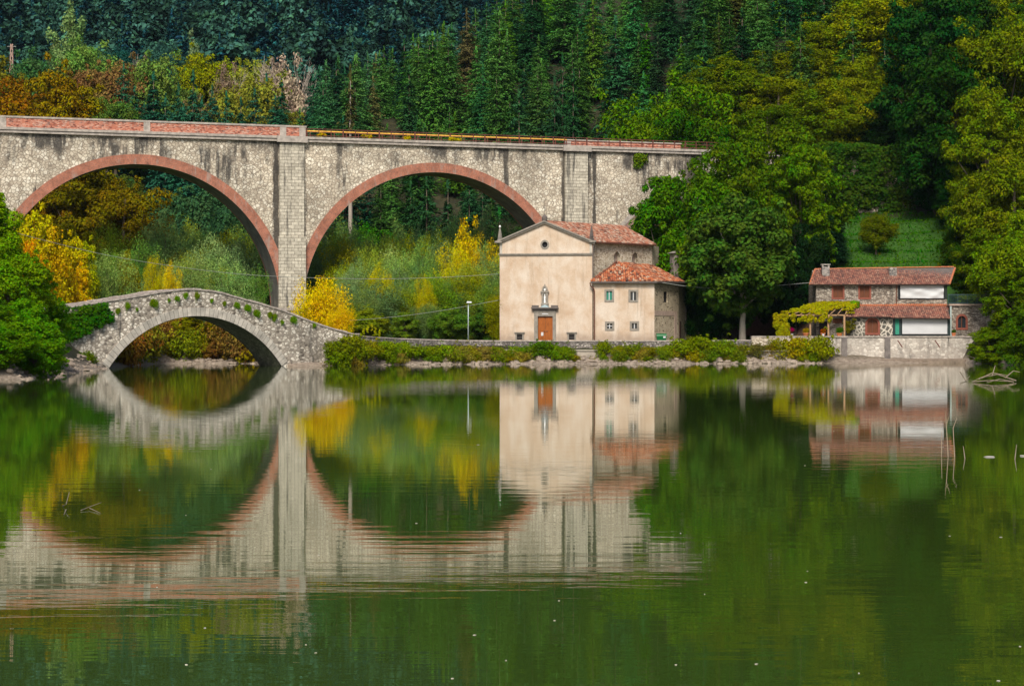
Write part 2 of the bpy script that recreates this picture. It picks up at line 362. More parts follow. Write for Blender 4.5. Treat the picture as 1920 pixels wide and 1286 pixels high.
def make_terrain():
    xs = np.concatenate([np.linspace(-900, -100, 25), np.linspace(-96, 110, 207), np.linspace(120, 900, 25)])
    ys = np.concatenate([np.linspace(-200, 140, 12), np.linspace(146, 330, 185), np.linspace(334, 620, 72), np.linspace(640, 1600, 30)])
    X, Y = np.meshgrid(xs, ys); Z = ground(X, Y)
    rng = np.random.default_rng(3); Z = Z + rng.normal(0, .05, Z.shape)*(Z > .3)
    nx, ny = len(xs), len(ys)
    v = np.stack([X, Y, Z], -1).reshape(-1, 3)
    i = np.arange(ny-1)[:, None]*nx + np.arange(nx-1)[None]; i = i.ravel()
    f = np.stack([i, i+1, i+nx+1, i+nx], -1)
    me = bpy.data.meshes.new('ground'); me.from_pydata(v.tolist(), [], f.tolist())
    # r: grass, g: bare earth slope
    gr = ((X > 41) & (X < 70) & (Y > 270) & (Y < 311)) | ((X > 24) & (X < 36.5) & (Y > 254) & (Y < 268))
    ea = (X > 33) & (X < 43) & (Y > 259) & (Y < 290) & ~((X < 36.5) & (Y < 268))
    col = np.zeros((v.shape[0], 4), np.float32); col[:, 0] = gr.ravel(); col[:, 1] = ea.ravel(); col[:, 3] = 1
    at = me.color_attributes.new('cover', 'FLOAT_COLOR', 'POINT'); at.data.foreach_set('color', col.ravel())
    me.polygons.foreach_set('use_smooth', [True]*len(me.polygons))
    m = NT('ground'); co = m.n('TexCoord').outputs['Object']; z = m.n('SeparateXYZ', {0: co}).outputs[2]
    n = m.noise(co, .5, 6, .7)
    base = m.ramp(n, [(.3, (.012, .012, .006)), (.55, (.030, .030, .012)), (.75, (.055, .045, .02))])
    n2 = m.noise(co, 2.2, 6, .75)
    sand = m.ramp(n2, [(.3, (.10, .075, .055)), (.5, (.23, .185, .145)), (.7, (.36, .30, .24))])
    zz = m.n('Math', {0: z, 1: m.n('Math', {0: n, 1: 1.2}, operation='MULTIPLY').outputs[0]}, operation='SUBTRACT').outputs[0]
    c = m.mix(m.ramp(m.n('MapRange', {0: zz, 1: -.25, 2: .75}).outputs[0], [(0, 1), (1, 0)]), base, sand)
    a = m.n('VertexColor', layer_name='cover'); sp = m.n('SeparateColor', {0: a.outputs[0]})
    n3 = m.noise(co, 1.2, 6, .8, mp=(.4, 1, 1)); grass = m.ramp(n3, [(.3, (.015, .052, .005)), (.7, (.042, .115, .010))])
    c = m.mix(sp.outputs[0], c, grass)
    c = m.mix(sp.outputs[1], c, m.ramp(n2, [(.3, (.05, .03, .02)), (.7, (.16, .09, .06))]))
    me.materials.append(m.finish(c, .95, n2, .8, .12))
    o = bpy.data.objects.new('ground', me); COL.objects.link(o); o['kind'] = 'structure'
make_terrain()

def make_water():
    me = bpy.data.meshes.new('water'); s = 900
    me.from_pydata([(-s, -300, 0), (s, -300, 0), (s, 290, 0), (-s, 290, 0)], [], [(0, 1, 2, 3)])
    m = NT('water'); co = m.n('TexCoord').outputs['Object']
    n1 = m.n('TexNoise', {'Vector': m.n('Mapping', {'Vector': co, 'Scale': (.30, 1.5, 1), 'Rotation': (0, 0, .06)}).outputs[0], 'Scale': 1.0, 'Detail': 3.0, 'Roughness': .5}).outputs[0]
    n2 = m.n('TexNoise', {'Vector': m.n('Mapping', {'Vector': co, 'Scale': (.03, .05, 1)}).outputs[0], 'Scale': 1.0, 'Detail': 2.0}).outputs[0]
    amp = m.ramp(n2, [(.35, .35), (.65, 1)])
    h = m.n('Math', {0: n1, 1: amp}, operation='MULTIPLY').outputs[0]
    b = m.n('Bump', {'Height': h, 'Strength': 1.0, 'Distance': .0048})
    p = m.n('BsdfPrincipled', {'Base Color': (.036, .066, .008, 1), 'Roughness': .012, 'IOR': 1.62, 'Specular IOR Level': .5, 'Normal': b.outputs[0]})
    m.n('OutputMaterial', {'Surface': p.outputs[0]})
    me.materials.append(m.m)
    o = bpy.data.objects.new('water', me); COL.objects.link(o); o['kind'] = 'structure'
make_water()

# ------------------------------------------------------------------ viaduct
VU = Vector((.946, .3245, 0)); VN = Vector((-.3245, .946, 0))
def V(s, d, z): return Vector((.946*s - .3245*d, 293.2 + .3245*s + .946*d, z))
def s_of(px):
    k = (px-960)/F; Y = 293.2/(1-.343*k); return k*Y/.946
R, CZ, TH = 19.8, 7.4, 6.5
ARCH = (-97.4, -54.5, -11.6)
def vbottom(s):
    for c in ARCH:
        if abs(s-c) < R: return CZ + math.sqrt(max(R*R-(s-c)**2, 0))
    return 1.0
def build_viaduct():
    root = empty('railway_viaduct', V(-33, 3, 3), 'tall rubble stone railway viaduct with red brick arch rings behind the chapel', 'viaduct')
    S = []
    for c in ARCH: S += [c - R*math.cos(math.pi*i/72) for i in range(73)]
    S += [-125, -119, 8.3, 20, 35, 50, 76]; S = sorted(set(round(x, 4) for x in S))
    mb = MB(); zt = 31.0
    for a, b in zip(S[:-1], S[1:]):
        mid = (a+b)/2; za, zb = vbottom(a), vbottom(b)
        inside = any(abs(mid-c) < R for c in ARCH)
        if not inside: za = zb = 1.0
        else: za = max(za, CZ) if za > 1.5 else CZ; zb = max(zb, CZ) if zb > 1.5 else CZ
        mb.add([V(a,0,za), V(b,0,zb), V(b,0,zt), V(a,0,zt)], [(0,1,2,3)])
        mb.add([V(a,TH,za), V(b,TH,zb), V(b,TH,zt), V(a,TH,zt)], [(3,2,1,0)])
        mb.add([V(a,0,zt), V(b,0,zt), V(b,TH,zt), V(a,TH,zt)], [(0,1,2,3)])
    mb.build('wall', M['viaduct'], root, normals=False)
    # soffits and pier cheeks
    for c in ARCH:
        mb = MB(); N = 60
        pts = [(c-R, 1.0)] + [(c - R*math.cos(math.pi*i/N), CZ + R*math.sin(math.pi*i/N)) for i in range(N+1)] + [(c+R, 1.0)]
        for (s0, z0), (s1, z1) in zip(pts[:-1], pts[1:]):
            mb.add([V(s0,0,z0), V(s1,0,z1), V(s1,TH,z1), V(s0,TH,z0)], [(0,3,2,1)])
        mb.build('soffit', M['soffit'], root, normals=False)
        # brick ring, proud of the wall on both faces
        mb = MB(); uv = []; n = 90
        for face, (d0, d1) in enumerate(((-.10, .3), (TH+.1, TH-.3))):
            base = len(mb.v)
            for i in range(n+1):
                t = math.pi*i/n
                for rr, dd in ((R-.02, d0), (R+1.36, d0), (R+1.36, d1), (R-.02, d1)):
                    mb.v.append(tuple(V(c - rr*math.cos(t), dd, CZ + rr*math.sin(t)))); uv.append((R*t, rr-R + (0 if dd == d0 else .2)))
            for i in range(n):
                for k in range(4):
                    a = base+i*4+k; b = base+i*4+(k+1)%4
                    mb.f.append((a, b, b+4, a+4))
        mb.build('arch_ring', M['ring'], root, uv=uv)
    # piers with pilasters
    for pc in (-76.0, -33.1, 10.0):
        mb = MB(); mb.box(pc-1.75, pc+1.75, -.55, .2, 7.4, 30.7, V); mb.box(pc-1.9, pc+1.95, -.75, .1, 7.4, 17.5, V)
        mb.build('pilaster', M['coursed'], root)
        mb = MB(); mb.box(pc-2.5, pc+2.5, -1.1, TH+1.0, 1.0, 7.0, V)
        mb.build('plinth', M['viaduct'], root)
        mb = MB(); mb.box(pc-2.7, pc+2.7, -1.3, .7, 7.0, 7.4, V); mb.build('plinth_cap', M['cornice'], root)
    # cornice
    mb = MB(); mb.box(-125, 76, -.45, TH+.45, 30.95, 31.35, V); mb.box(-125, 76, -.6, TH+.6, 31.35, 31.7, V)
    for pc in (-76.0, -33.1, 10.0): mb.box(pc-2.2, pc+2.2, -1.0, -.61, 30.8, 31.68, V)
    mb.build('cornice', M['cornice'], root)
    # brick parapet, left stretch (front) and right stretch (back)
    e = s_of(573)
    for d0, a, b in ((-.15, -125, e), (TH-.35, s_of(1087), 76), (TH-.35, -125, e-14)):
        mb = MB(); mb.box(a, b, d0, d0+.5, 31.7, 33.0, V); pw = mb.build('parapet', M['brick'], root)
        mb = MB(); mb.box(a-.1, b+.1, d0-.1, d0+.6, 33.0, 33.25, V)
        for x in (a+.45, b-.45) if d0 > 0 else (e-.5, e-3.3, s_of(5), s_of(275)): mb.box(x-.45, x+.45, d0-.07, d0+.57, 31.71, 33.0, V)
        mb.build('parapet_coping', M['cornice'], pw)
    # blind arch of the walled-up third opening
    mb = MB(); n = 30; c = 27.2; zc = 11.5
    ring = [(c-12.6*math.cos(math.pi*i/n), zc+12.6*math.sin(math.pi*i/n)) for i in range(n+1)]
    mb.prism_y([(c-12.6, 3)] + ring + [(c+12.6, 3)], -.04, .2, V); mb.build('blind_arch_infill', M['pinkbrick'] if 'pinkbrick' in M else plain('pinkish_brick', (.30,.19,.16), .9, .4, 2), root)
    mb = MB(); n = 30
    for i in range(n):
        t0, t1 = math.pi*i/n, math.pi*(i+1)/n
        q = [(c-r*math.cos(t), zc+r*math.sin(t)) for r, t in ((12.6, t0), (13.3, t0), (13.3, t1), (12.6, t1))]
        mb.prism_y(q, -.12, .1, V)
    mb.build('blind_arch_ring', M['cornice'], root)
build_viaduct()

def build_railing():
    a, b = s_of(575), s_of(1345)
    r = empty('railing', V(a, 0, 31.7), 'rusty iron railing along the viaduct deck right of the brick parapet', 'railing')
    n = 36
    for i in range(n+1):
        s = a + (b-a)*i/n; big = i % 3 == 0
        mb = MB(); w_ = .09 if big else .045; mb.box(s-w_, s+w_, -.1, .05, 31.7, 32.95 if big else 32.85, V); mb.build('post', M['rust'], r)
    for z in (31.95, 32.42, 32.88):
        mb = MB(); mb.box(a, b, -.06, .0, z-.045, z+.045, V); mb.build('rail', M['rust'], r)
    p = empty('pipeline', V(a, TH-.4, 31.7), 'ochre yellow pipe running along the far side of the viaduct deck', 'pipe')
    mb = MB(); mb.tube([V(a-12, TH-.9, 33.12), V((a+s_of(1087))/2, TH-.9, 33.1), V(s_of(1087), TH-.9, 33.08)], .13, 8); mb.build('pipe', M['yellow'], p)
    for i in range(24):
        s = a + (s_of(1087)-a)*i/23; mb = MB(); mb.box(s-.06, s+.06, TH-.97, TH-.83, 31.72, 33.0, V); mb.build('bracket', M['rust'], p)
build_railing()

# ------------------------------------------------------------------ stone bridge
def Bp(s, d, z): return Vector((-43.9 + .775*s - .632*d, 216.6 + .632*s + .775*d, z))
def bs(px):
    k = (px-960)/F; return (k*216.6+43.9)/(.775-.632*k)
def bz(px, py): s = bs(px); Y = 216.6+.632*s; return Zp(py, Y)
BT = 4.6
def build_bridge():
    root = empty('stone_bridge', Bp(11, 2, 0), 'old humpbacked stone footbridge with one arch over the water', 'bridge')
    c, hw, rise = 11.1, 11.1, 5.75; Rb = (hw*hw+rise*rise)/(2*rise); zc = rise-Rb
    prof = [(60, 592), (115, 579), (160, 572), (205, 565), (255, 557), (300, 549), (330, 545), (358, 543), (385, 545), (415, 550), (450, 560), (490, 571), (530, 583), (565, 597), (600, 610), (630, 619), (662, 627)]
    ps = [bs(p[0]) for p in prof]; pz = [bz(*p) for p in prof]
    top = lambda s: float(np.interp(s, ps, pz))
    S = sorted(set([ps[0]-3] + ps + [c - hw*math.cos(math.pi*i/60) for i in range(61)] + list(np.linspace(ps[0], ps[-1], 50))))
    bot = lambda s: zc + math.sqrt(max(Rb*Rb-(s-c)**2, 0)) if abs(s-c) < hw else -2.0
    mb = MB()
    for a, b in zip(S[:-1], S[1:]):
        ins = abs((a+b)/2-c) < hw
        za = bot(a) if ins and abs(a-c) < hw-1e-4 else (0.0 if ins else -2.0); zb = bot(b) if ins and abs(b-c) < hw-1e-4 else (0.0 if ins else -2.0)
        mb.add([Bp(a,0,za), Bp(b,0,zb), Bp(b,0,top(b)), Bp(a,0,top(a))], [(0,1,2,3)])
        mb.add([Bp(a,BT,za), Bp(b,BT,zb), Bp(b,BT,top(b)), Bp(a,BT,top(a))], [(3,2,1,0)])
    # end caps
    for s in (S[0], S[-1]): mb.add([Bp(s,0,-2), Bp(s,BT,-2), Bp(s,BT,top(s)), Bp(s,0,top(s))], [(0,1,2,3)])
    mb.build('wall', M['bridge'], root, normals=False)
    mb = MB(); N = 50; al = math.asin(hw/Rb); pts = [(c-hw, -2)] + [(c+Rb*math.sin(-al+2*al*i/N), zc+Rb*math.cos(-al+2*al*i/N)) for i in range(N+1)] + [(c+hw, -2)]
    for (s0, z0), (s1, z1) in zip(pts[:-1], pts[1:]): mb.add([Bp(s0,0,z0), Bp(s1,0,z1), Bp(s1,BT,z1), Bp(s0,BT,z0)], [(0,3,2,1)])
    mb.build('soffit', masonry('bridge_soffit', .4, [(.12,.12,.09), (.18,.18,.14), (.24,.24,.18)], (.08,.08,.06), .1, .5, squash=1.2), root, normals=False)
    mb = MB(); uv = []
    for d0, d1 in ((-.08, .2), (BT+.08, BT-.2)):
        base = len(mb.v)
        for i in range(N+1):
            t = -al+2*al*i/N
            for rr, dd in ((Rb-.02, d0), (Rb+.95, d0), (Rb+.95, d1), (Rb-.02, d1)):
                mb.v.append(tuple(Bp(c+rr*math.sin(t), dd, zc+rr*math.cos(t)))); uv.append((Rb*t+50, rr-Rb+.02))
        for i in range(N):
            for k in range(4):
                a = base+i*4+k; b = base+i*4+(k+1)%4; mb.f.append((a, b, b+4, a+4))
    mb.build('arch_ring', M['bridge_ring'], root, uv=uv)
    # coping slabs and deck between the parapets
    rng = random.Random(4)
    SS = np.arange(ps[0]-2, ps[-1], .9)
    for d0 in (-.12, BT-.38):
        mb = MB()
        for a in SS:
            b = a+.88
            j = rng.uniform(-.04, .05)
            mb.hexa([Bp(a,d0,top(a)-.02), Bp(b,d0,top(b)-.02), Bp(b,d0+.5,top(b)-.02), Bp(a,d0+.5,top(a)-.02)],
                    [Bp(a,d0,top(a)+.16+j), Bp(b,d0,top(b)+.16+j), Bp(b,d0+.5,top(b)+.16+j), Bp(a,d0+.5,top(a)+.16+j)])
        mb.build('coping', M['coping'], root)
    mb = MB()
    for a, b in zip(S[:-1], S[1:]): mb.add([Bp(a,.3,top(a)-.55), Bp(b,.3,top(b)-.55), Bp(b,BT-.3,top(b)-.55), Bp(a,BT-.3,top(a)-.55)], [(0,1,2,3)])
    for d in (.36, BT-.36):
        for a, b in zip(S[:-1], S[1:]): mb.add([Bp(a,d,top(a)-.6), Bp(b,d,top(b)-.6), Bp(b,d,top(b)), Bp(a,d,top(a))], [(0,1,2,3)])
    mb.build('deck', M['coping'], root)
build_bridge()

# ------------------------------------------------------------------ walls along the shore
def wall_line(name, pts, ys, base, th, mat, copmat, label, cat='wall'):
    """pts: (px, Y), ys: top pixel row for each"""
    W = [(Xp(p, Y), Y, Zp(t, Y)) for (p, Y), t in zip(pts, ys)]
    r = empty(name, (W[0][0], W[0][1], 0), label, cat)
    mb = MB(); mc = MB()
    for a, b in zip(W[:-1], W[1:]):
        n = Vector((-(b[1]-a[1]), b[0]-a[0], 0)).normalized()*th
        q = lambda p, z, k=0: (p[0]+n.x*k, p[1]+n.y*k, z)
        mb.hexa([q(a, base), q(b, base), q(b, base, 1), q(a, base, 1)], [q(a, a[2]-.14), q(b, b[2]-.14), q(b, b[2]-.14, 1), q(a, a[2]-.14, 1)])
        mc.hexa([q(a, a[2]-.14, -.12), q(b, b[2]-.14, -.12), q(b, b[2]-.14, 1.12), q(a, a[2]-.14, 1.12)], [q(a, a[2], -.12), q(b, b[2], -.12), q(b, b[2], 1.12), q(a, a[2], 1.12)])
    mb.build('masonry', mat, r); mc.build('coping', copmat, r)
    return r
wall_line('shore_wall', [(658, 237.0), (700, 240.5), (750, 244.5), (810, 247), (870, 248.5), (930, 249.5), (1000, 250.3), (1140, 251.4), (1280, 252.6), (1409, 254)],
          [627, 631, 634, 636, 637.5, 638, 638, 638, 638, 637], .3, .5, M['shore_wall'], M['coping'], 'low dark rubble wall with pale coping running in front of the chapel')
wall_line('footing_ledge', [(880, 247.2), (1000, 248.6), (1140, 249.8), (1280, 251), (1409, 252.5), (1544, 254.6)], [655, 655, 656, 657, 657, 656], -.3, 1.2,
          plain('ledge_concrete', (.33,.29,.24), .95, .45, 1.2), plain('ledge_top', (.38,.34,.28), .95, .4, 1.5), 'weathered concrete ledge at the foot of the shore wall')
wall_line('garden_wall', [(1410, 254.2), (1470, 255), (1546, 256.3)], [630, 630, 630], .3, .5, M['church_stone'], M['coping'], 'short stone garden wall overgrown by vine left of the stone house')
wall_line('quay_wall', [(1546, 256.0), (1600, 256.3), (1800, 257.0), (1895, 257.3)], [630, 630, 630, 632], .55, 1.2, M['terrace_wall'], M['coping'], 'high stained plaster quay wall carrying the stone house terrace')
mb = MB()
for px, Y in ((1583, 256), (1664, 256.3)):
    x = Xp(px, Y); mb.box(x-.35, x+.35, Y-.12, Y+.4, .4, 3.3)
q = mb.build('wall_buttress', plain('dark_damp_stone', (.16,.14,.13), .9, .5, 1.5), bpy.data.objects['quay_wall'])
mb = MB(); mb.hexa([(Xp(1544,255), 254.9, -1), (Xp(1815,256), 255.9, -1), (Xp(1815,257.5), 257.5, -1), (Xp(1544,257), 257.0, -1)],
                   [(Xp(1544,255), 254.9, .42), (Xp(1815,256), 255.9, .42), (Xp(1815,257.5), 257.5, .62), (Xp(1544,257), 257.0, .62)])
mb.build('wall_footing', plain('damp_footing', (.20,.155,.12), .8, .5, 1.5), bpy.data.objects['quay_wall'])
for px in (1687, 1757):
    mb = MB(); a = P(px-4, 638, 255.9); b = P(px+5, 651, 255.6); mb.tube([a, b], .07, 6); mb.build('wall_bracket', M['rust'], bpy.data.objects['quay_wall'])

# ------------------------------------------------------------------ roof tiles
def tile_plane(mb, pts, tw=.27, tl=.44, seed=1, jit=1.0, lift=.03, th=.07):
    pts = [Vector(p) for p in pts]; O = pts[0]; U = (pts[1]-pts[0]).normalized()
    N = U.cross(pts[-1]-pts[0]).normalized()
    if N.z < 0: N = -N
    W_ = N.cross(U)
    if W_.z < 0: W_ = -W_
    poly = [((p-O).dot(U), (p-O).dot(W_)) for p in pts]
    def inside(x, y):
        c = False; n = len(poly)
        for i in range(n):
            (x1, y1), (x2, y2) = poly[i], poly[(i+1) % n]
            if (y1 > y) != (y2 > y) and x < (x2-x1)*(y-y1)/(y2-y1)+x1: c = not c
        return c
    rng = random.Random(seed)
    us = [p[0] for p in poly]; vs = [p[1] for p in poly]
    v = min(vs)+tl*.4
    while v < max(vs):
        u = min(us)+tw*.5
        while u < max(us):
            if inside(u, v):
                ang = rng.gauss(0, .05)*jit; up = rng.uniform(0, .03)*jit
                cu, su = math.cos(ang), math.sin(ang); o = O + U*(u+rng.gauss(0, .012)*jit) + W_*(v+rng.gauss(0, .02)*jit) + N*(lift+up)
                a = U*cu + W_*su; b = W_*cu - U*su
                base = len(mb.v); h = tw*.5
                for e, rr, zz in ((-tl*.58, h*1.06, .035), (tl*.58, h*.88, -.01)):
                    for k in range(4):
                        t = math.pi*k/3
                        mb.v.append(tuple(o + a*(-rr*math.cos(t)) + b*e + N*(th*math.sin(t)*1.3+zz)))
                for k in range(3): mb.f.append((base+k, base+k+1, base+k+5, base+k+4))
                mb.f.append((base, base+1, base+2, base+3))
            u += tw
        v += tl*.8
def ridge_tiles(mb, a, b, w_=.17, seed=1, l=.42):
    a, b = Vector(a), Vector(b); d = b-a; n = max(1, int(d.length/l)); rng = random.Random(seed); d.normalize()
    s = d.cross(Vector((0,0,1))).normalized(); u = s.cross(d)
    for i in range(n):
        o = a + d*(l*i) + u*rng.uniform(0, .03); base = len(mb.v)
        for e, rr in ((0, w_*1.1), (l*1.12, w_*.92)):
            for k in range(5):
                t = math.pi*k/4; mb.v.append(tuple(o + d*e + s*(-rr*math.cos(t)) + u*(rr*.8*math.sin(t)+.03)))
        for k in range(4): mb.f.append((base+k, base+k+1, base+k+6, base+k+5))
        mb.f.append(tuple(base+k for k in range(5)))
def slab(mb, pts, t=.12):
    pts = [Vector(p) for p in pts]; n = (pts[1]-pts[0]).cross(pts[-1]-pts[0]).normalized()
    if n.z < 0: n = -n
    mb.hexa([p - n*t for p in pts], pts)

# ------------------------------------------------------------------ chapel
CU = .0704; CA = math.radians(-8.0)
GZ = 2.8
def C(x, y, z):     # facade frame: x right (m from centre), y back, z up from the ground
    c, s = math.cos(CA), math.sin(CA)
    return Vector((4.47 + x*c - y*s, 262.7 + x*s + y*c, GZ + z))
def cx(px): return (px-1023.5)*CU
def cz(py): return (637-py)*CU + .16
def build_chapel():
    root = empty('chapel', C(0, 3, 0), 'peach plastered chapel with gabled front, wooden door and terracotta roof', 'chapel')
    L, Rr = cx(936), cx(1111); E = cz(452); A = cz(417); ax = cx(1021)
    fr = MB(); fr.prism_y([(L, -1), (Rr, -1), (Rr, E), (ax, A), (L, E)], 0, .55, C); front = fr.build('front_wall', M['plaster'], root)
    cu = MB()
    dx0, dx1, dz = cx(1008.5), cx(1036.5), cz(593)
    cu.box(dx0, dx1, -.3, .3, -1.2, dz, C)
    for a, b in ((968.5, 979), (1067, 1077.5)): cu.box(cx(a), cx(b), -.3, .3, cz(637), cz(626.5), C)
    oc = [(cx(1021.5)+.42*math.cos(t), cz(459)+.46*math.sin(t)) for t in [2*math.pi*i/20 for i in range(20)]]
    cu.prism_y(oc, -.3, .4, C)
    cut(front, cu)
    mb = MB(); mb.prism_y([(p[0]*1.0, p[1]) for p in oc], .32, .5, C); mb.build('oculus_pane', M['dark'], root)
    mb = MB(); n = 24; o = (cx(1021.5), cz(459))
    for i in range(n):
        t0, t1 = 2*math.pi*i/n, 2*math.pi*(i+1)/n
        mb.prism_y([(o[0]+r*math.cos(t), o[1]+r*1.08*math.sin(t)) for r, t in ((.36, t0), (.58, t0), (.58, t1), (.36, t1))], -.06, .1, C)
    mb.build('oculus_frame', M['trim'], root)
    # body
    B0 = C(Rr, .5, 0); A0 = C(L, .5, 0); NV = Vector((8.0, 8.2, 0))
    b0, b1 = B0 + Vector((-.25, 0, 0)), B0 + NV*1.05
    a0, a1 = A0 + Vector((.3, 0, 0)), A0 + NV*1.05; apz = GZ + A - .25; ez = GZ + E - .12
    wl = MB(); wl.hexa([(p.x, p.y, GZ-1) for p in (a0, b0, b1, a1)], [(p.x, p.y, ez) for p in (a0, b0, b1, a1)])
    body = wl.build('nave_wall', M['church_stone'], root)
    # arched recesses
    nd = NV.normalized(); nn = Vector((nd.y, -nd.x, 0))
    def NW(t, off, z): q = B0 + Vector((-.25, 0, 0)) + nd*t + nn*off; return Vector((q.x, q.y, z))
    cu = MB()
    for tc in (5.15, 8.75):
        inf = MB(); fr_ = MB()
        ww, zb, zt = .62, 10.9, 14.75
        arch = [(-ww, zb), (ww, zb), (ww, zt-.75), (ww*.72, zt-.3), (0, zt), (-ww*.72, zt-.3), (-ww, zt-.75)]
        cu.hexa([NW(tc+x, .4, z) for x, z in arch], [NW(tc+x, -.55, z) for x, z in arch])
        inf.hexa([NW(tc+x*1.05, -.45, z) for x, z in arch], [NW(tc+x*1.05, -.7, z) for x, z in arch])
        o2 = [(x*1.28, z+.1 if z > 12 else z) for x, z in arch]
        for i in range(2, 6):
            fr_.hexa([NW(tc+x, .05, z) for x, z in (arch[i], arch[i+1], o2[i+1], o2[i])], [NW(tc+x, -.1, z) for x, z in (arch[i], arch[i+1], o2[i+1], o2[i])])
        inf.build('recess_infill', M['pinkplaster'], root); fr_.build('recess_arch', M['trim'], root)
    cut(body, cu)
    # roof
    def ov(p, z): return Vector((p.x, p.y, z))
    eo = Vector((.35, -.35, 0)); ap0 = C(ax, -.15, 0); ap = ov(ap0, GZ+A+.05); Rd = C(ax, .3, 0) + NV*1.38; Rd = ov(Rd, GZ+A-.05)
    slope_drop = .35
    bl = ov(C(Rr, .2, 0)+Vector((.45, 0, 0)), ez-.05); br = ov(b1 + nn*.45 + nd*.3, ez-.05)
    al = ov(C(L, .2, 0)+Vector((-.45, 0, 0)), ez-.05); ar = ov(a1 - nn*.45 + nd*1.5, ez-.05)
    bk = ov((b1+a1)/2 + nd*5.5, ez-.05)
    rf = MB()
    for pl in ([bl, br, Rd, ap], [al, ar, Rd, ap], [br, bk, Rd], [ar, bk, Rd]): slab(rf, pl, .14)
    # tympanum fill behind the gable
    rr = rf.build('roof', M['lead'], root)
    tl = MB(); tile_plane(tl, [bl, br, Rd, ap], seed=3); tile_plane(tl, [al, ar, Rd, ap], seed=4); tile_plane(tl, [br, bk, Rd], seed=5)
    ridge_tiles(tl, ap, Rd, .2, 2); ridge_tiles(tl, br, Rd, .18, 3)
    tl.build('roof_tiles', M['tile_church'], rr)
    mb = MB(); mb.tube([bl+Vector((.1,-.05,-.08)), br+Vector((.1,-.1,-.08))], .09, 6); mb.build('gutter', M['pipe'], root)
    ap_ = MB(); ap_.hexa([(p.x, p.y, GZ-1) for p in (b1, b1+Vector((1.2, 3.6, 0)), a1+Vector((6, 3, 0)), a1)], [(p.x, p.y, ez-.1) for p in (b1, b1+Vector((1.2, 3.6, 0)), a1+Vector((6, 3, 0)), a1)])
    ap_.build('apse_wall', M['church_stone'], root)
    # mouldings
    mb = MB()
    mb.box(L-.08, Rr+.08, -.14, .02, cz(479.5), cz(477.5), C); mb.box(L-.14, Rr+.14, -.22, .02, cz(477.5), cz(475.3), C)
    mb.build('string_course', M['trim'], root)
    mb = MB()
    for x0, x1 in ((L-.35, ax), (Rr+.35, ax)):
        for (o0, o1, yy) in ((-.08, .14, -.32), (.14, .34, -.48)):
            z0 = E-.05; sl = (A-E+.05)/(ax-L)
            e_ = abs(x0-ax)*sl
            q = [(x0, A-e_+o0-.1), (x1, A+o0-.1), (x1, A+o1-.1), (x0, A-e_+o1-.1)]
            mb.prism_y(q, yy, .3, C)
    mb.box(L-.6, L+.35, -.5, .3, E-.22, E+.02, C); mb.box(Rr-.35, Rr+.5, -.5, .3, E-.22, E+.02, C)
    mb.build('raking_cornice', M['trim'], root)
    mb = MB()
    mb.box(L+.02, L+.32, -.05, .1, cz(475), E-.22, C); mb.build('corner_pilaster', M['trim_light'], root); mb = MB(); mb.box(Rr-.36, Rr-.06, -.05, .1, cz(475), E-.22, C)
    mb.build('corner_pilaster', M['trim_light'], root)
    # obelisks
    for x, zb, s_, mt in ((L+.05, E, 1.0, M['trim']), (Rr-.1, E+.05, 1.0, M['lead'])):
        mb = MB(); p = C(x, -.1, zb); mb.lathe(p, [(.34, -.02), (.34, .25), (.22, .3), (.28, .45), (.17, 1.2), (.07, 1.75), (.05, 1.8)], 4); ob = mb.build('obelisk', mt, root)
        if x < 0:
            mb = MB(); mb.lathe(p, [(.03, 1.75), (.13, 1.85), (.14, 1.97), (.08, 2.07), (.02, 2.1)], 8); mb.build('ball', M['statue'], ob)
    mb = MB(); p = C(ax+.02, -.1, A+.2); mb.lathe(p, [(.36, 0), (.36, .5), (.26, .58), (.14, .72), (.06, .8)], 8); ob = mb.build('finial', M['lead'], root)
    mb = MB(); mb.tube([p+Vector((0,0,.75)), p+Vector((0,0,2.0))], .03, 5); mb.tube([p+Vector((-.25,0,1.65)), p+Vector((.25,0,1.65))], .025, 5); mb.build('cross', M['lead'], ob)
    # portal
    mb = MB()
    mb.box(cx(1001.5), dx0, -.16, .1, -1, cz(586), C); mb.box(dx1, cx(1042.5), -.16, .1, -1, cz(586), C)
    mb.box(dx0, dx1, -.16, .1, dz, cz(586), C)
    mb.box(cx(1001), cx(1043), -.2, .08, cz(586), cz(583.6), C); mb.box(cx(1000), cx(1044), -.24, .08, cz(583.6), cz(581.5), C)
    mb.build('door_surround', M['trim'], root)
    mb = MB(); mb.box(cx(998.5), cx(1046), -.4, .1, cz(581.5), cz(579), C); mb.box(cx(996.5), cx(1047.5), -.6, .1, cz(579), cz(576.5), C)
    for a, b in ((997.5, 1010), (1034, 1046.5)): mb.box(cx(a), cx(b), -.5, .05, cz(576.5), cz(572.5), C)
    mb.build('door_cornice', M['lead'], root)
    mb = MB(); mb.lathe(C(cx(1022), -.28, cz(576.6)), [(.62, 0), (.5, .14), (.28, .28), (.1, .34)], 12, 1, .5); mb.build('lead_cap', M['leadblue'], root)
    mb = MB(); mb.box(cx(1016.5), cx(1028), -.19, -.14, cz(589.5), cz(587.7), C); mb.build('plaque', M['white'], root)
    door = MB()
    mid = (dx0+dx1)/2
    for a, b in ((dx0+.01, mid-.012), (mid+.012, dx1-.01)):
        door.box(a, b, .12, .2, -.95, dz-.01, C)
        for z0, z1 in ((.35, 1.15), (1.3, 2.05), (2.2, dz-.2)):
            door.box(a+.14, b-.14, .085, .121, z0, z1, C); 
    dd = door.build('door', M['wood'], root)
    mb = MB(); mb.box(cx(1014.3), cx(1018.7), .04, .08, cz(629.5), cz(623), C); mb.build('notice', M['white'], dd)
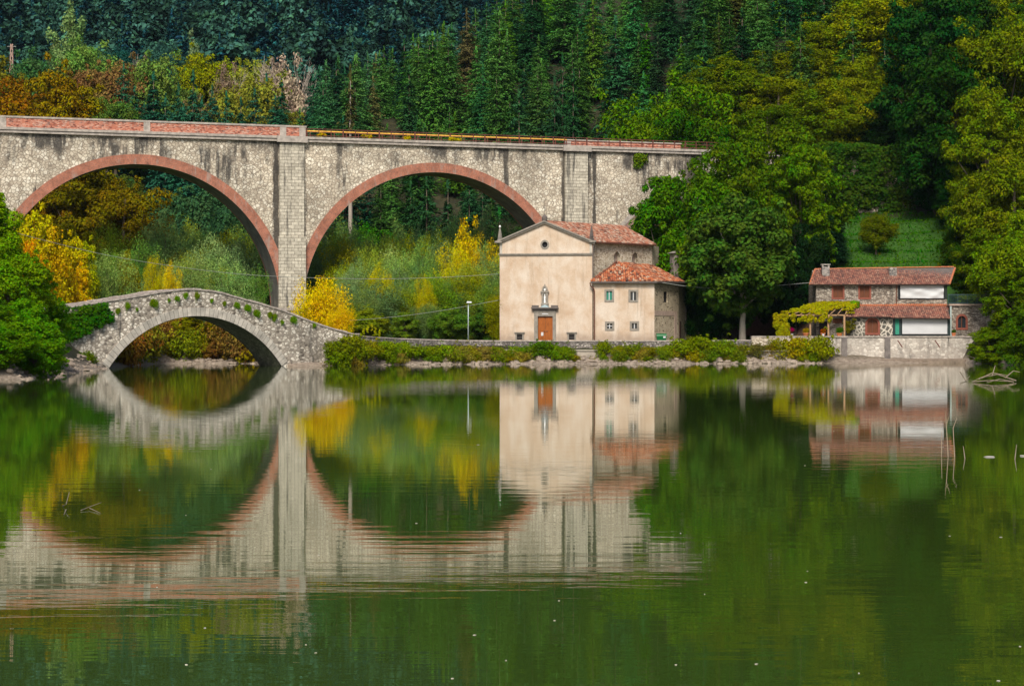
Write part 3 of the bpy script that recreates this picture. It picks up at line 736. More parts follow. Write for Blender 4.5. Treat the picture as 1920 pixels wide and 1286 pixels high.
    for x in (mid-.16, mid+.2): 
        mb = MB(); mb.lathe(C(x, .04, cz(621)), [(.05, -.05), (.09, 0), (.05, .05)], 8); mb.build('handle', M['lead'], dd)
    # niche with statue above the portal
    mb = MB(); x0 = cx(1021.7)
    mb.box(x0-.5, x0+.5, -.3, .05, cz(572), cz(568.5), C)
    mb.box(x0-.42, x0-.2, -.26, .05, cz(568.5), cz(549), C); mb.box(x0+.2, x0+.42, -.26, .05, cz(568.5), cz(549), C)
    mb.box(x0-.2, x0+.2, -.06, .05, cz(568.5), cz(549), C)
    for i in range(8):
        t0, t1 = math.pi*i/8, math.pi*(i+1)/8
        mb.prism_y([(x0-.2*math.cos(t0), cz(553)+.2*math.sin(t0)), (x0-.2*math.cos(t1), cz(553)+.2*math.sin(t1)), (x0-.2*math.cos(t1), cz(549.01)), (x0-.2*math.cos(t0), cz(549.01))], -.26, -.061, C)
    mb.box(x0-.55, x0+.55, -.34, .05, cz(549), cz(546), C)
    for i in range(10):
        t0, t1 = math.pi*i/10, math.pi*(i+1)/10
        mb.prism_y([(x0-.4*math.cos(t0), cz(546)+.72*math.sin(t0)), (x0-.4*math.cos(t1), cz(546)+.72*math.sin(t1)), (x0-.2*math.cos(t1), cz(546)+.45*math.sin(t1)), (x0-.2*math.cos(t0), cz(546)+.45*math.sin(t0))], -.28, .05, C)
    mb.box(x0-.05, x0+.05, -.2, -.05, cz(546)+.7, cz(546)+.92, C)
    ni = mb.build('niche', M['trim'], root)
    mb = MB(); p = C(x0, -.16, cz(568.5)); mb.lathe(p, [(.13, 0), (.14, .1), (.11, .5), (.13, .75), (.12, .88), (.05, .94), (.045, .98), (.08, 1.03), (.09, 1.1), (.06, 1.19), (.01, 1.22)], 10, 1, .8); mb.build('statue', M['statue'], ni)
    mb = MB(); mb.blob(C(x0, -.12, cz(543.3)), (.17, .1, .22), random.Random(1), 8, 5, .05); mb.build('relief', M['statue'], ni)
    # cellar windows
    for a, b in ((968.5, 979), (1067, 1077.5)):
        a_, b_ = cx(a), cx(b)
        mb = MB(); mb.box(a_-.2, a_, -.08, .1, cz(637.5), cz(624.5), C); mb.box(b_, b_+.2, -.08, .1, cz(637.5), cz(624.5), C); mb.box(a_, b_, -.08, .1, cz(626.5), cz(624.5), C)
        mb.box(a_-.32, b_+.32, -.2, .05, cz(624.5), cz(622.6), C); wf = mb.build('cellar_window', M['trim'], root)
        mb = MB(); mb.box(a_, b_, .2, .28, cz(637), cz(626.5), C); mb.build('pane', M['dark'], wf)
        mb = MB()
        for k in range(3): z = cz(634.5)+k*.2; mb.box(a_, b_, .05, .08, z, z+.04, C)
        mb.build('grille', M['lead'], wf)
    # downpipe at the corner
    mb = MB(); p = lambda px, py, y: C(cx(px), y, cz(py))
    mb.tube([p(1117, 455, -.1), p(1113.5, 462, -.2), p(1112.2, 470, -.22), p(1112.2, 520, -.22)], .08, 6); mb.build('downpipe', M['lead'], root)
build_chapel()

def win(root, T, x0, x1, z0, z1, fw, frame_m, inner, bars=1, name='window', depth=.16, barm=None):
    mb = MB(); mb.box(x0-fw, x0, -.05, depth, z0-fw, z1+fw, T); mb.box(x1, x1+fw, -.05, depth, z0-fw, z1+fw, T)
    mb.box(x0, x1, -.05, depth, z1, z1+fw, T); mb.box(x0, x1, -.07, depth, z0-fw, z0, T)
    f = mb.build(name, frame_m, root)
    mb = MB(); mb.box(x0, x1, depth*.9, depth*.9+.06, z0, z1, T); mb.build('pane', inner, f)
    if bars:
        mb = MB(); n = bars
        for i in range(n):
            xm = x0+(x1-x0)*(i+1)/(n+1); mb.box(xm-.05, xm+.05, depth*.55, depth*.88, z0, z1, T)
        if bars == 2 or barm == 'x': mb.box(x0, x1, depth*.6, depth*.86, (z0+z1)/2-.04, (z0+z1)/2+.04, T)
        mb.build('glazing_bar', M['white'] if barm in (None, 'x') else barm, f)
    return f

def build_annex():
    YA = 261.5; ku = YA/F
    root = empty('side_house', (16, 265, GZ), 'two storey plastered annex with orange tile roof against the chapel right side', 'house')
    P0, P1, P2, P3 = (Xp(1113, YA), YA), (Xp(1227, YA), YA), (22.3, 266.6), (23.9, 272.5)
    Q = (18.6, 275.0); Nw = (18.5, 270.2); Z0 = GZ-1; ez = Zp(530, YA)
    T = lambda x, y, z: Vector((x, YA+y, z))
    X = lambda px: Xp(px, YA); Z = lambda py: Zp(py, YA)
    mb = MB(); mb.box(P0[0], P1[0], YA, YA+.4, Z0, ez); f = mb.build('front_wall', M['plaster'], root)
    wins = [(1137, 1147.5, 546, 562.5, 'g'), (1182, 1193, 547, 563, 'd'), (1138, 1148, 606.5, 616, 'w'), (1184.5, 1194.5, 606, 616, 'w')]
    cu = MB()
    for a, b, c, d, k in wins: cu.box(X(a), X(b), YA-.2, YA+.25, Z(d), Z(c))
    cut(f, cu)
    for i, (a, b, c, d, k) in enumerate(wins):
        win(root, T, X(a), X(b), Z(d), Z(c), .27, M['trim'], M['greenw'] if k == 'g' else M['glass'], 1, barm='x' if i == 2 else None)
    # stone flank (bends)
    mb = MB(); e = ez
    mb.hexa([(P1[0]-.02, P1[1]+.4, Z0), (P1[0]-.02, YA+.001, Z0), (P2[0], P2[1], Z0), (P3[0], P3[1], Z0), (Q[0], Q[1], Z0)], [(P1[0]-.02, P1[1]+.4, e), (P1[0]-.02, YA+.001, e), (P2[0], P2[1], e), (P3[0], P3[1], e), (Q[0], Q[1], e)])
    fl = mb.build('flank_wall', M['annex_stone'], root)
    d = Vector((P2[0]-P1[0], P2[1]-P1[1], 0)); L = d.length; d.normalize(); n = Vector((d.y, -d.x, 0))
    TF = lambda x, y, z: Vector((P1[0]+d.x*x - n.x*y, P1[1]+d.y*x - n.y*y, z))
    def xat(px):
        k = (px-960)/F; return (k*P1[1]-P1[0])/(d.x-k*d.y)
    w0, w1 = xat(1244.5), xat(1252); cu = MB(); cu.box(w0, w1, -.3, .3, Zp(567, 264), Zp(547, 264), TF); cut(fl, cu)
    mb = MB(); mb.box(w0-.02, w1+.02, .22, .35, Zp(567, 264), Zp(547, 264), TF); mb.build('slit_window', M['dark'], root)
    mb = MB(); mb.box(xat(1227), xat(1266), -.03, .2, Zp(592, 264), Zp(583, 264), TF); mb.box(xat(1264), xat(1269), -.04, .2, Z0, Zp(583, 264), TF); mb.build('plaster_band', M['pinkplaster'], root)
    mb = MB(); d2 = Vector((P3[0]-P2[0], P3[1]-P2[1], 0)).normalized(); n2 = Vector((d2.y, -d2.x, 0))
    mb.hexa([Vector((P2[0], P2[1], 0))+d2*x + n2*.06 + Vector((0,0,z)) for x, z in ((.6, GZ), (1.7, GZ), (1.7, GZ+2.6), (.6, GZ+2.6))], [Vector((P2[0], P2[1], 0))+d2*x - n2*.1 + Vector((0,0,z)) for x, z in ((.6, GZ), (1.7, GZ), (1.7, GZ+2.6), (.6, GZ+2.6))])
    mb.build('side_door', plain('old_brown_door', (.08,.04,.025), .8, .3), root)
    # roof
    zE = Zp(528.5, YA)
    e0 = Vector((X(1107), YA-.5, zE)); e1 = Vector((X(1229)+.15, YA-.5, zE)); e2 = Vector((22.95, 266.1, zE+.1)); e3 = Vector((24.4, 272.8, zE+.1))
    apx = Vector((14.05, 265.0, Zp(492, 265))); bkp = Vector((18.7, 270.5, zE+1.2)); 
    rf = MB()
    for pl in ([e0, e1, apx], [e1, e2, bkp, apx], [e2, e3, bkp]): slab(rf, pl, .12)
    r = rf.build('roof', M['lead'], root)
    tl = MB(); tile_plane(tl, [e0, e1, apx], .29, .46, 7, 2.2); tile_plane(tl, [e1, e2, bkp, apx], .29, .46, 8, 1.6); tile_plane(tl, [e2, e3, bkp], .29, .46, 9, 1.5)
    ridge_tiles(tl, e1, apx, .17, 5); tl.build('roof_tiles', M['tile_annex'], r)
    mb = MB(); mb.tube([e0+Vector((0,-.1,-.1)), e1+Vector((0,-.1,-.1)), e2+Vector((.1,-.05,-.1))], .1, 6); mb.build('gutter', M['lead'], root)
    mb = MB(); mb.tube([e0+Vector((.05,-.05,.02)), apx+Vector((-.1,-.25,.12))], .12, 5); mb.build('flashing', M['pipe'], root)
    y = YA-.2; mb = MB(); mb.tube([(X(1106), y, Z(530)), (X(1107), y, Z(536)), (X(1113), y, Z(541)), (X(1114.3), y, Z(546)), (X(1114.3), y, Z(639))], .085, 6); mb.build('downpipe', M['pipe'], root)
    # tall pier-like chimney behind
    mb = MB(); c0, c1 = 21.6, 23.1; zt = Zp(475, 271)
    rot = lambda x, y, z: Vector((22.35 + x*.93 - y*.36, 271.2 + x*.36 + y*.93, z))
    mb.box(-.62, .62, -.65, .65, GZ-1, zt, rot); mb.box(.62, 1.35, -.3, .65, GZ-1, zt-.7, rot); ch = mb.build('chimney', M['chim_grey'], root)
    mb = MB(); mb.hexa([rot(x, y, zt) for x, y in ((-.95,-.95), (.95,-.95), (.95,.95), (-.95,.95))], [rot(x, y, zt+.28) for x, y in ((-.3,-.3), (.3,-.3), (.3,.3), (-.3,.3))]); mb.build('chimney_cap', M['trim'], ch)
build_annex()

# ------------------------------------------------------------------ stone house on the right
def build_house():
    root = empty('stone_house', (48, 262, 3.3), 'two storey rubble stone house with brown tiled roofs above the quay wall', 'house')
    YU, YL = 262.5, 260.0
    U = lambda px: Xp(px, YU); Lx = lambda px: Xp(px, YL)
    zt = 3.42
    TU = lambda x, y, z: Vector((x, YU+y, z)); TL = lambda x, y, z: Vector((x, YL+y, z))
    # upper block
    mb = MB(); mb.box(U(1530), U(1684), YU, YU+6.5, 2.5, Zp(531, YU)); up = mb.build('upper_wall', M['house_stone'], root)
    mb = MB(); mb.box(U(1684)+.001, U(1776), YU+.05, YU+6.5, 2.5, Zp(560, YU)); mb.box(U(1684)+.001, U(1776), YU+1.6, YU+6.5, Zp(560, YU)+.001, Zp(531, YU)); mb.build('loggia_wall', M['house_stone'], root)
    cu = MB(); ws = [(1562, 1580.5, 536, 558), (1612, 1630.5, 535, 558)]
    for a, b, c, d in ws: cu.box(U(a), U(b), YU-.2, YU+.22, Zp(d, YU), Zp(c, YU))
    cu.box(U(1536), U(1552), YU-.3, YU+.5, zt, Zp(603, YU)); cu.box(U(1561), U(1580), YU-.3, YU+.25, Zp(606, YU), Zp(597, YU))
    cut(up, cu)
    for a, b, c, d in ws:
        f = win(root, TU, U(a)+.02, U(b)-.02, Zp(d, YU), Zp(c, YU), .22, M['redtrim'], M['shutter'], 0)
        m_ = (U(a)+U(b))/2; mb = MB(); mb.box(m_-.03, m_+.03, YU+.05, YU+.13, Zp(d, YU), Zp(c, YU)); mb.build('shutter_joint', M['pipe'], f)
    mb = MB(); mb.box(U(1536)-.05, U(1552)+.05, YU+.4, YU+.48, zt, Zp(603, YU)); mb.build('doorway', M['dark'], root)
    mb = MB(); mb.box(U(1561)+.02, U(1580)-.02, YU+.15, YU+.2, Zp(606, YU), Zp(597, YU)); mb.build('porch_window', M['shutter'], root)
    # lower front block
    mb = MB(); mb.box(Lx(1594), Lx(1676), YL, YU-.01, 2.6, Zp(597, YL)); lo = mb.build('ground_floor_wall', M['crazy'], root)
    a, b, zb, ztp = Lx(1625.5), Lx(1646.5), Zp(624.5, YL), Zp(598.5, YL)
    c = (a+b)/2; r_ = (b-a)/2
    def archpoly(k=0.0):
        rr = r_+k; zc = ztp - r_*.9
        return [(c-rr, zb-k), (c+rr, zb-k)] + [(c+rr*math.cos(math.pi*i/12), zc + (r_*.9+k)*math.sin(math.pi*i/12)) for i in range(13)]
    cu = MB(); cu.prism_y(archpoly(-.02), -.3, .25, TL); cut(lo, cu)
    def arch_frame(T, pin, pout, mat, par):
        mb = MB()
        for i in range(len(pin)):
            j = (i+1) % len(pin); 
            if (Vector((*pin[i], 0))-Vector((*pin[j], 0))).length < 1e-5: continue
            mb.prism_y([pin[i], pin[j], pout[j], pout[i]], -.07, .12, T)
        return mb.build('arched_window', mat, par)
    f = arch_frame(TL, archpoly(-.03), archpoly(.24), M['redtrim'], root)
    mb = MB(); mb.prism_y(archpoly(-.02), .12, .2, TL); mb.build('shutter', M['shutter'], f)
    mb = MB(); mb.box(c-.03, c+.03, YL+.06, YL+.115, zb, ztp-.05); mb.build('shutter_joint', M['pipe'], f)
    # glazed porch with blinds
    mb = MB()
    for px in (1676, 1688, 1779): mb.box(Lx(px)-.16, Lx(px)+.16, YL-.1, YL+.1, 2.6, Zp(594, YL))
    mb.box(Lx(1676), Lx(1780), YL-.08, YL+.08, Zp(596, YL), Zp(593, YL)); mb.box(Lx(1676), Lx(1780), YL-.08, YL+.08, Zp(631, YL), Zp(628.3, YL)); mb.build('porch_frame', plain('dark_green_frame', (.02,.035,.035), .5, .2), root)
    mb = MB(); mb.box(Lx(1673), Lx(1782), YL+1.2, YL+2.4, 2.6, Zp(594, YL)); mb.build('porch_back', M['dark'], root)
    def blind(T, x0, x1, z0, z1, slack, name, seed):
        mb = MB(); nx, nz = 24, 10; rng = random.Random(seed); vs = []; fs = []
        for j in range(nz+1):
            for i in range(nx+1):
                u, v = i/nx, j/nz
                y = -.04 - slack*.05*math.sin(v*math.pi)*math.sin(3*math.pi*(u+.8*v)) - slack*.09*max(0, math.sin(7*(u*1.6-v)+.5))*(u*.9)
                vs.append(T(x0+(x1-x0)*u, y, z0+(z1-z0)*v + (slack*.0)))
        for j in range(nz):
            for i in range(nx): k = j*(nx+1)+i; fs.append((k, k+1, k+nx+2, k+nx+1))
        mb.add(vs, fs); b_ = mb.build(name, M['white'], root, smooth=True)
        mb = MB(); mb.box(x0-.05, x1+.05, 0, 0, 0, 0) if False else None
        mb = MB(); p0, p1 = T(x0, -.06, z0), T(x1, -.06, z0); mb.tube([p0, p1], .05, 6); mb.build('blind_bar', M['lead'], b_)
    blind(TL, Lx(1691.5), Lx(1776), Zp(626.5, YL), Zp(597, YL), .3, 'white_blind', 1)
    blind(TU, U(1688), U(1769), Zp(559.5, YU), Zp(533.5, YU), 1.6, 'white_blind', 2)
    mb = MB(); mb.box(U(1686)-.1, U(1771)+.1, YU-.02, YU+.1, Zp(561.5, YU), Zp(560, YU)); 
    for px in (1686, 1772, 1775): mb.box(U(px)-.1, U(px)+.06, YU-.02, YU+.1, Zp(561, YU), Zp(532, YU))
    mb.build('loggia_frame', plain('dark_frame', (.02,.025,.028), .5, .2), root)
    mb = MB(); x0, x1 = Lx(1677.5), Lx(1686.5); n = 18
    vs = []; fs = []
    for i in range(n+1):
        x = x0+(x1-x0)*i/n; y = YL-.02+.05*math.sin(i*2.2)
        vs += [(x, y, Zp(627, YL)), (x, y, Zp(597, YL))]
    for i in range(n): fs.append((2*i, 2*i+2, 2*i+3, 2*i+1))
    mb.add(vs, fs); mb.build('curtain', M['teal'], root, smooth=True)
    # roofs
    def roof(name, pts, seed, mat, tw=.27):
        rf = MB(); slab(rf, pts, .12); r = rf.build(name, M['lead'], root); tl = MB(); tile_plane(tl, pts, tw, .42, seed, .7)
        tl.build('roof_tiles', mat, r); return r
    Ye, Yr = YU-.6, 265.8
    a = Vector((Xp(1518, Ye), Ye, Zp(534, Ye))); b = Vector((Xp(1780, Ye), Ye, Zp(533.5, Ye))); c2 = Vector((Xp(1791, Yr), Yr, Zp(501.5, Yr))); d = Vector((Xp(1528, Yr), Yr, Zp(505.5, Yr)))
    r1 = roof('roof', [a, b, c2, d], 21, M['tile_house'])
    e1, e2 = d+Vector((0, 3.8, -2.3)), c2+Vector((0, 3.8, -2.3)); rf = MB(); slab(rf, [e1, e2, c2, d], .12); rf.build('roof_back', M['lead'], root)
    tl = MB(); ridge_tiles(tl, d, c2, .16, 3); ridge_tiles(tl, b, c2, .14, 4); ridge_tiles(tl, a, d, .12, 6); tl.build('ridge_tiles', M['tile_red'], r1)
    mb = MB(); x0, x1 = U(1776)-.3, U(1776); mb.hexa([(x0, YU, Zp(531, YU)), (x0, YU+6.5, Zp(531, YU)), (x0, YU+3.3, Zp(505, YU+3.3))], [(x1, YU, Zp(531, YU)), (x1, YU+6.5, Zp(531, YU)), (x1, YU+3.3, Zp(505, YU+3.3))])
    x0, x1 = U(1530)+.001, U(1530)+.3; mb.hexa([(x0, YU, Zp(531, YU)), (x0, YU+6.5, Zp(531, YU)), (x0, YU+3.3, Zp(507, YU+3.3))], [(x1, YU, Zp(531, YU)), (x1, YU+6.5, Zp(531, YU)), (x1, YU+3.3, Zp(507, YU+3.3))])
    mb.build('gable_wall', M['house_stone'], root)
    Yl = YL-.7; Yt = YU-.01
    a = Vector((Xp(1581, Yl), Yl, Zp(594.5, Yl))); b = Vector((Xp(1669, Yl), Yl, Zp(594.5, Yl))); c3 = Vector((Xp(1678, Yt), Yt, Zp(572, Yt))); d = Vector((Xp(1600, Yt), Yt, Zp(572, Yt)))
    r2 = roof('porch_roof', [a, b, c3, d], 22, M['tile_house'])
    tl = MB(); tile_plane(tl, [d+(a-d)*.14, c3+(b-c3)*.14, c3, d], .27, .3, 5, .5, lift=.05); tl.build('flashing_tiles', M['tile_red'], r2)
    a = Vector((Xp(1669.5, Yl), Yl-.1, Zp(596, Yl))); b = Vector((Xp(1780, Yl), Yl-.1, Zp(597.5, Yl))); c3 = Vector((Xp(1777, Yt), Yt, Zp(571, Yt))); d = Vector((Xp(1678.5, Yt), Yt, Zp(571, Yt)))
    r3 = roof('porch_roof', [a, b, c3, d], 23, M['tile_house'])
    tl = MB(); tile_plane(tl, [d+(a-d)*.14, c3+(b-c3)*.14, c3, d], .27, .3, 6, .5, lift=.05); tl.build('flashing_tiles', M['tile_red'], r3)
    # chimneys
    rng = random.Random(8)
    for px, yt, yb, w_, cap in ((1547.5, 500, 526, .5, True), (1673.5, 502, 524, .48, False)):
        Y = 264.3; x = Xp(px, Y); mb = MB(); mb.box(x-w_, x+w_, Y-.45, Y+.45, Zp(yb+2, Y), Zp(yt, Y)); c_ = mb.build('chimney', masonry('chimney_stone', .3, [(.10,.095,.09), (.2,.19,.18), (.5,.46,.42)], (.3,.27,.24), .12, .4), root)
        if cap:
            mb = MB()
            for dx in (-.4, .4):
                for dy in (-.35, .35): mb.box(x+dx-.08, x+dx+.08, Y+dy-.08, Y+dy+.08, Zp(yt, Y), Zp(yt, Y)+.22)
            mb.box(x-w_-.1, x+w_+.1, Y-.55, Y+.55, Zp(yt, Y)+.22, Zp(yt, Y)+.32); mb.build('chimney_cap', M['trim_light'], c_)
    # downpipe
    mb = MB(); x = U(1680.5); mb.tube([(x, YU-.5, Zp(535, YU)), (x, YU-.12, Zp(540, YU)), (x, YU-.12, Zp(569, YU))], .07, 6); mb.build('downpipe', M['pipe'], root)
    # right wing with roof terrace
    YR = 260.8; Z_ = lambda py: Zp(py, YR)
    mb = MB(); mb.box(Xp(1782, YR), Xp(1880, YR), YR, YR+6, 2.5, Z_(573)); wg = mb.build('wing_wall', M['house_stone'], root)
    TR_ = lambda x, y, z: Vector((x, YR+y, z))
    a, b = Xp(1795.5, YR), Xp(1811, YR); cc = (a+b)/2; rr0 = (b-a)/2; zb2, zt2 = Z_(615), Z_(592)
    def ap2(k):
        rr = rr0+k; zc = zt2-rr0
        return [(cc-rr, zb2-k), (cc+rr, zb2-k)] + [(cc+rr*math.cos(math.pi*i/12), zc + rr*math.sin(math.pi*i/12)) for i in range(13)]
    cu = MB(); cu.prism_y(ap2(-.02), -.3, .3, TR_); cut(wg, cu)
    f = arch_frame(TR_, ap2(-.03), ap2(.24), M['redtrim'], root)
    mb = MB(); mb.prism_y(ap2(-.02), .2, .28, TR_); mb.build('pane', M['glass'], f)
    mb = MB(); mb.box(cc-.05, cc+.05, YR+.08, YR+.19, zb2, zt2-.05); mb.build('mullion', M['shutter'], f)
    mb = MB(); mb.box(Xp(1779, YR), Xp(1885, YR), YR-.25, YR+6.2, Z_(573), Z_(570)); mb.build('terrace_slab', M['pinkplaster'], root)
    rl = None
    mb = MB(); zt3 = Z_(552.5)
    mb.tube([(Xp(1778, YR), YR, zt3), (Xp(1880, YR), YR, zt3)], .05, 6); mb.tube([(Xp(1778, YR), YR, Z_(568)), (Xp(1880, YR), YR, Z_(568))], .035, 6)
    rl = mb.build('terrace_railing', plain('blue_grey_iron', (.04,.08,.09), .5, .2), root)
    mb = MB()
    for i in range(52):
        x = Xp(1778+i*2, YR); mb.tube([(x, YR, Z_(570)), (x, YR, zt3)], .022 if i % 9 else .045, 4)
    mb.build('balusters', bpy.data.materials['blue_grey_iron'], rl)
    mb = MB(); mb.box(Xp(1782, YR)-.1, Xp(1782, YR)+.1, YR-.25, YR-.05, 3.4, Z_(574)); mb.build('wing_downpipe', M['galv'], root)
build_house()

# ------------------------------------------------------------------ foliage prototypes
def q_mesh(name, verts, mat):
    """verts (N,4,3) quads"""
    n = verts.shape[0]; me = bpy.data.meshes.new(name)
    me.vertices.add(n*4); me.vertices.foreach_set('co', verts.reshape(-1).astype(np.float32))
    me.loops.add(n*4); me.loops.foreach_set('vertex_index', np.arange(n*4, dtype=np.int32))
    me.polygons.add(n); me.polygons.foreach_set('loop_start', np.arange(0, n*4, 4, dtype=np.int32))
    try: me.polygons.foreach_set('loop_total', np.full(n, 4, dtype=np.int32))
    except Exception: pass
    me.materials.append(mat); me.update(); me.validate()
    return me
def unit(a): return a/np.maximum(np.linalg.norm(a, axis=-1, keepdims=True), 1e-9)
def cards(c, nrm, size, aspect, rng, tan=None, fold=.12):
    n = len(c); nrm = unit(nrm)
    if tan is None: tan = rng.normal(size=(n, 3))
    t = unit(tan - nrm*np.sum(tan*nrm, -1, keepdims=True)); b = np.cross(nrm, t)
    s = np.asarray(size).reshape(-1, 1)*.5*np.ones((n, 1)); q = nrm*s*fold
    return np.stack([c - t*s, c - b*s*aspect + t*s*.15 + q, c + t*s, c + b*s*aspect + t*s*.15 + q], 1)

def proto_conifer(seed, H=20, Rm=3.5, nb=520, per=22, size=.68, power=.72, droop=.20, low=.04):
    rng = np.random.default_rng(seed)
    h = low + (1-low)*(1 - np.sqrt(rng.random(nb)*.999)); h = np.sort(h)
    gap = 1 - .28*(np.sin(h*H*1.1 + seed + 2*np.sin(h*9)) > .45)
    ang = rng.random(nb)*2*np.pi; lob = 1+.18*np.sin(2*ang+seed)+.14*np.sin(3*ang+2*seed+h*4)
    r = Rm*((1-h)**power)*(.62+.55*rng.random(nb))*gap*lob + .15
    t = np.linspace(.12, 1, per)[None] + rng.normal(0, .03, (nb, per)); R_ = r[:, None]*t
    dx, dy = np.cos(ang)[:, None], np.sin(ang)[:, None]
    side = rng.normal(0, .16, (nb, per))*r[:, None]*(1.15-t)
    z = h[:, None]*H + .10*R_ - droop*R_*t + rng.normal(0, .10, (nb, per))
    x = dx*R_ - dy*side; y = dy*R_ + dx*side
    c = np.stack([x, y, z], -1).reshape(-1, 3)
    sg = np.sign(side)
    tan = np.stack([dx - dy*sg*.6 + 0*t, dy + dx*sg*.6 + 0*t, -.18 + 0*t + rng.normal(0, .22, (nb, per))], -1).reshape(-1, 3)
    nr = np.array([[0, 0, 1.]]) + rng.normal(0, .38, c.shape) + .35*np.stack([dx+0*t, dy+0*t, 0*t], -1).reshape(-1, 3)
    sz = size*(.55+.6*rng.random(len(c)))*(.55+.5*np.repeat((1-h), per)**.5)
    v = cards(c, nr, sz, .36, rng, tan)
    # leader spike
    k = 24; zt = H*(.93+.08*np.linspace(0, 1, k)); cc = np.stack([rng.normal(0, .07, k), rng.normal(0, .07, k), zt], -1)
    v2 = cards(cc, rng.normal(size=(k, 3))*np.array([1, 1, .2]), .7, .3, rng, np.tile([[0, 0, 1.]], (k, 1))+rng.normal(0, .3, (k, 3)))
    return q_mesh('conifer_crown', np.concatenate([v, v2]), M['needle']), H, 2*Rm

def blob_cards(rng, bc, br, n, size, aspect, flat=.6, upb=.5, vert=0.0, shell=.55):
    """leaf cards over each blob; bc (B,3) centres, br (B,) radii"""
    B = len(bc); idx = np.repeat(np.arange(B), np.maximum(6, (n*(br/br.mean())**2)).astype(int)); N = len(idx)
    d = unit(rng.normal(size=(N, 3)) + np.array([0, 0, upb*.55])); rad = (shell + (1.12-shell)*rng.random(N)**.6)
    rad *= 1+.25*np.sin(d[:, 0]*6+idx)*np.sin(d[:, 1]*5+idx*1.7)
    p = bc[idx] + d*(br[idx]*rad)[:, None]*np.array([1, 1, flat])
    nr = d*np.array([1, 1, .8]) + np.array([0, 0, upb]) + rng.normal(0, .45, (N, 3))
    tan = rng.normal(size=(N, 3)) + np.array([0, 0, vert*2.2]) if vert else rng.normal(size=(N, 3))
    sz = size*(.6+.8*rng.random(N))
    return cards(p, nr, sz, aspect, rng, tan)

def limbs(seed, bc, Ht, r0, fork, k=12, mat=None, name='trunk'):
    rng = random.Random(seed); mb = MB(); top = Vector((0, 0, Ht*.82))
    tr = [Vector((0, 0, -1.2)), Vector((0, 0, .1)), Vector((rng.uniform(-.15, .15), rng.uniform(-.1, .1), fork*.6)), Vector((rng.uniform(-.25, .25), rng.uniform(-.2, .2), fork)), Vector((rng.uniform(-.4, .4), rng.uniform(-.4, .4), (fork+Ht)*.55)), top]
    mb.tube(tr, [r0*1.35, r0*1.12, r0*.9, r0*.8, r0*.45, r0*.12], 8)
    idx = rng.sample(range(len(bc)), min(k, len(bc)))
    for i in idx:
        e = Vector(bc[i]); zs = min(max(fork*rng.uniform(.85, 1.5), fork*.8), e.z*.9 if e.z*.9 > fork*.5 else fork*.6); s = Vector((0, 0, zs)); m_ = s.lerp(e, .5) + Vector((0, 0, (e-s).length*.08))
        mb.tube([s, s.lerp(m_, .5), m_, e], [r0*.42, r0*.33, r0*.22, r0*.06], 5)
    o = mb.build(name, mat or M['bark'], None, smooth=True); me = o.data; bpy.data.objects.remove(o); return me

def proto_round(seed, H=14, W=12, zb=.18, nb=80, n=330, size=.36, aspect=.62, flat=.6, br=.19, up=.5, vert=0., tall=0., fork=None, r0=None, shell=.55, barkm=None, name='broadleaf_crown'):
    rng = np.random.default_rng(seed); a = W/2*.84; z0, z1 = H*zb, H*.97; b = (z1-z0)/2; zc = (z0+z1)/2
    d = unit(rng.normal(size=(nb, 3))); rad = .58+.42*rng.random(nb)**.6
    az = np.arctan2(d[:, 1], d[:, 0]); irr = 1+.16*np.sin(2*az+seed)+.13*np.sin(3*az+seed*2.3+d[:, 2]*3)+.08*np.sin(5*az+seed)
    bc = d*(rad*irr)[:, None]*np.array([a, a, b*.86])
    if tall: bc[:, :2] *= (1 - tall*np.clip(bc[:, 2:3]/b, -.3, 1))
    bc[:, 2] += zc
    R0 = a*br*2*(.55+.75*rng.random(nb))
    bc[:, 2] = np.clip(bc[:, 2], z0+R0*flat*.6, H*.985-R0*flat*.7)
    v = blob_cards(rng, bc, R0, n, size, aspect, flat, up, vert, shell)
    # loose sprays that break the outline
    k = int(nb*.9); i = rng.integers(0, nb, k); dd = unit(bc[i]-np.array([0, 0, zc*.9])); tips = bc[i]+dd*R0[i][:, None]*np.array([1.15, 1.15, .9+flat])
    v2 = blob_cards(rng, tips, R0[i]*.32, n*.09, size, aspect, .8, up, vert, .2)
    me = q_mesh(name, np.concatenate([v, v2]), M['leaf'])
    t = limbs(seed, bc.tolist(), H, r0 or W*.028, fork or H*max(zb, .15)*1.1, 14, barkm)
    return me, t, H, W

def proto_spire(seed, H=16, W=7, leaders=5, n=150, size=.32, aspect=.4, zb=.06, greyflat=1.9, k=15, name='poplar_crown', barkm=None):
    """upright willow / poplar: several leaders, each a chain of vertical tufts"""
    rng = np.random.default_rng(seed); bc = []; br = []; wide = leaders > 5
    for L_ in range(leaders):
        an = 2*np.pi*L_/leaders + rng.random()*1.2; off = W*.27*(.4+.8*rng.random()) if L_ else .1
        hh = H*(1.0 if L_ == 0 else rng.uniform(.70, .97))
        for j in range(k):
            t = zb + (1-zb)*(j+rng.random())/k; 
            w_ = W*(.30 if wide else .26)*math.sin(min(1, (t+.12)*(.9 if wide else 1))*math.pi*.93)**(.45 if wide else .7) + .12
            a2 = rng.random()*2*np.pi; rr = w_*rng.random()**.5
            bc.append((math.cos(an)*off*(.35+t*.9)+math.cos(a2)*rr, math.sin(an)*off*(.35+t*.9)+math.sin(a2)*rr, hh*min(t, .97))); br.append(w_*.5*(.6+.6*rng.random())+.18)
    bc = np.array(bc); br = np.array(br); bc[:, 2] = np.minimum(bc[:, 2], H - br*greyflat*.6)
    v = blob_cards(rng, bc, br, n, size, aspect, greyflat, .15, 1.0, .35)
    me = q_mesh(name, v, M['leaf']); t = limbs(seed, bc.tolist(), H, W*.022, H*.14, 14, barkm)
    return me, t, H, W

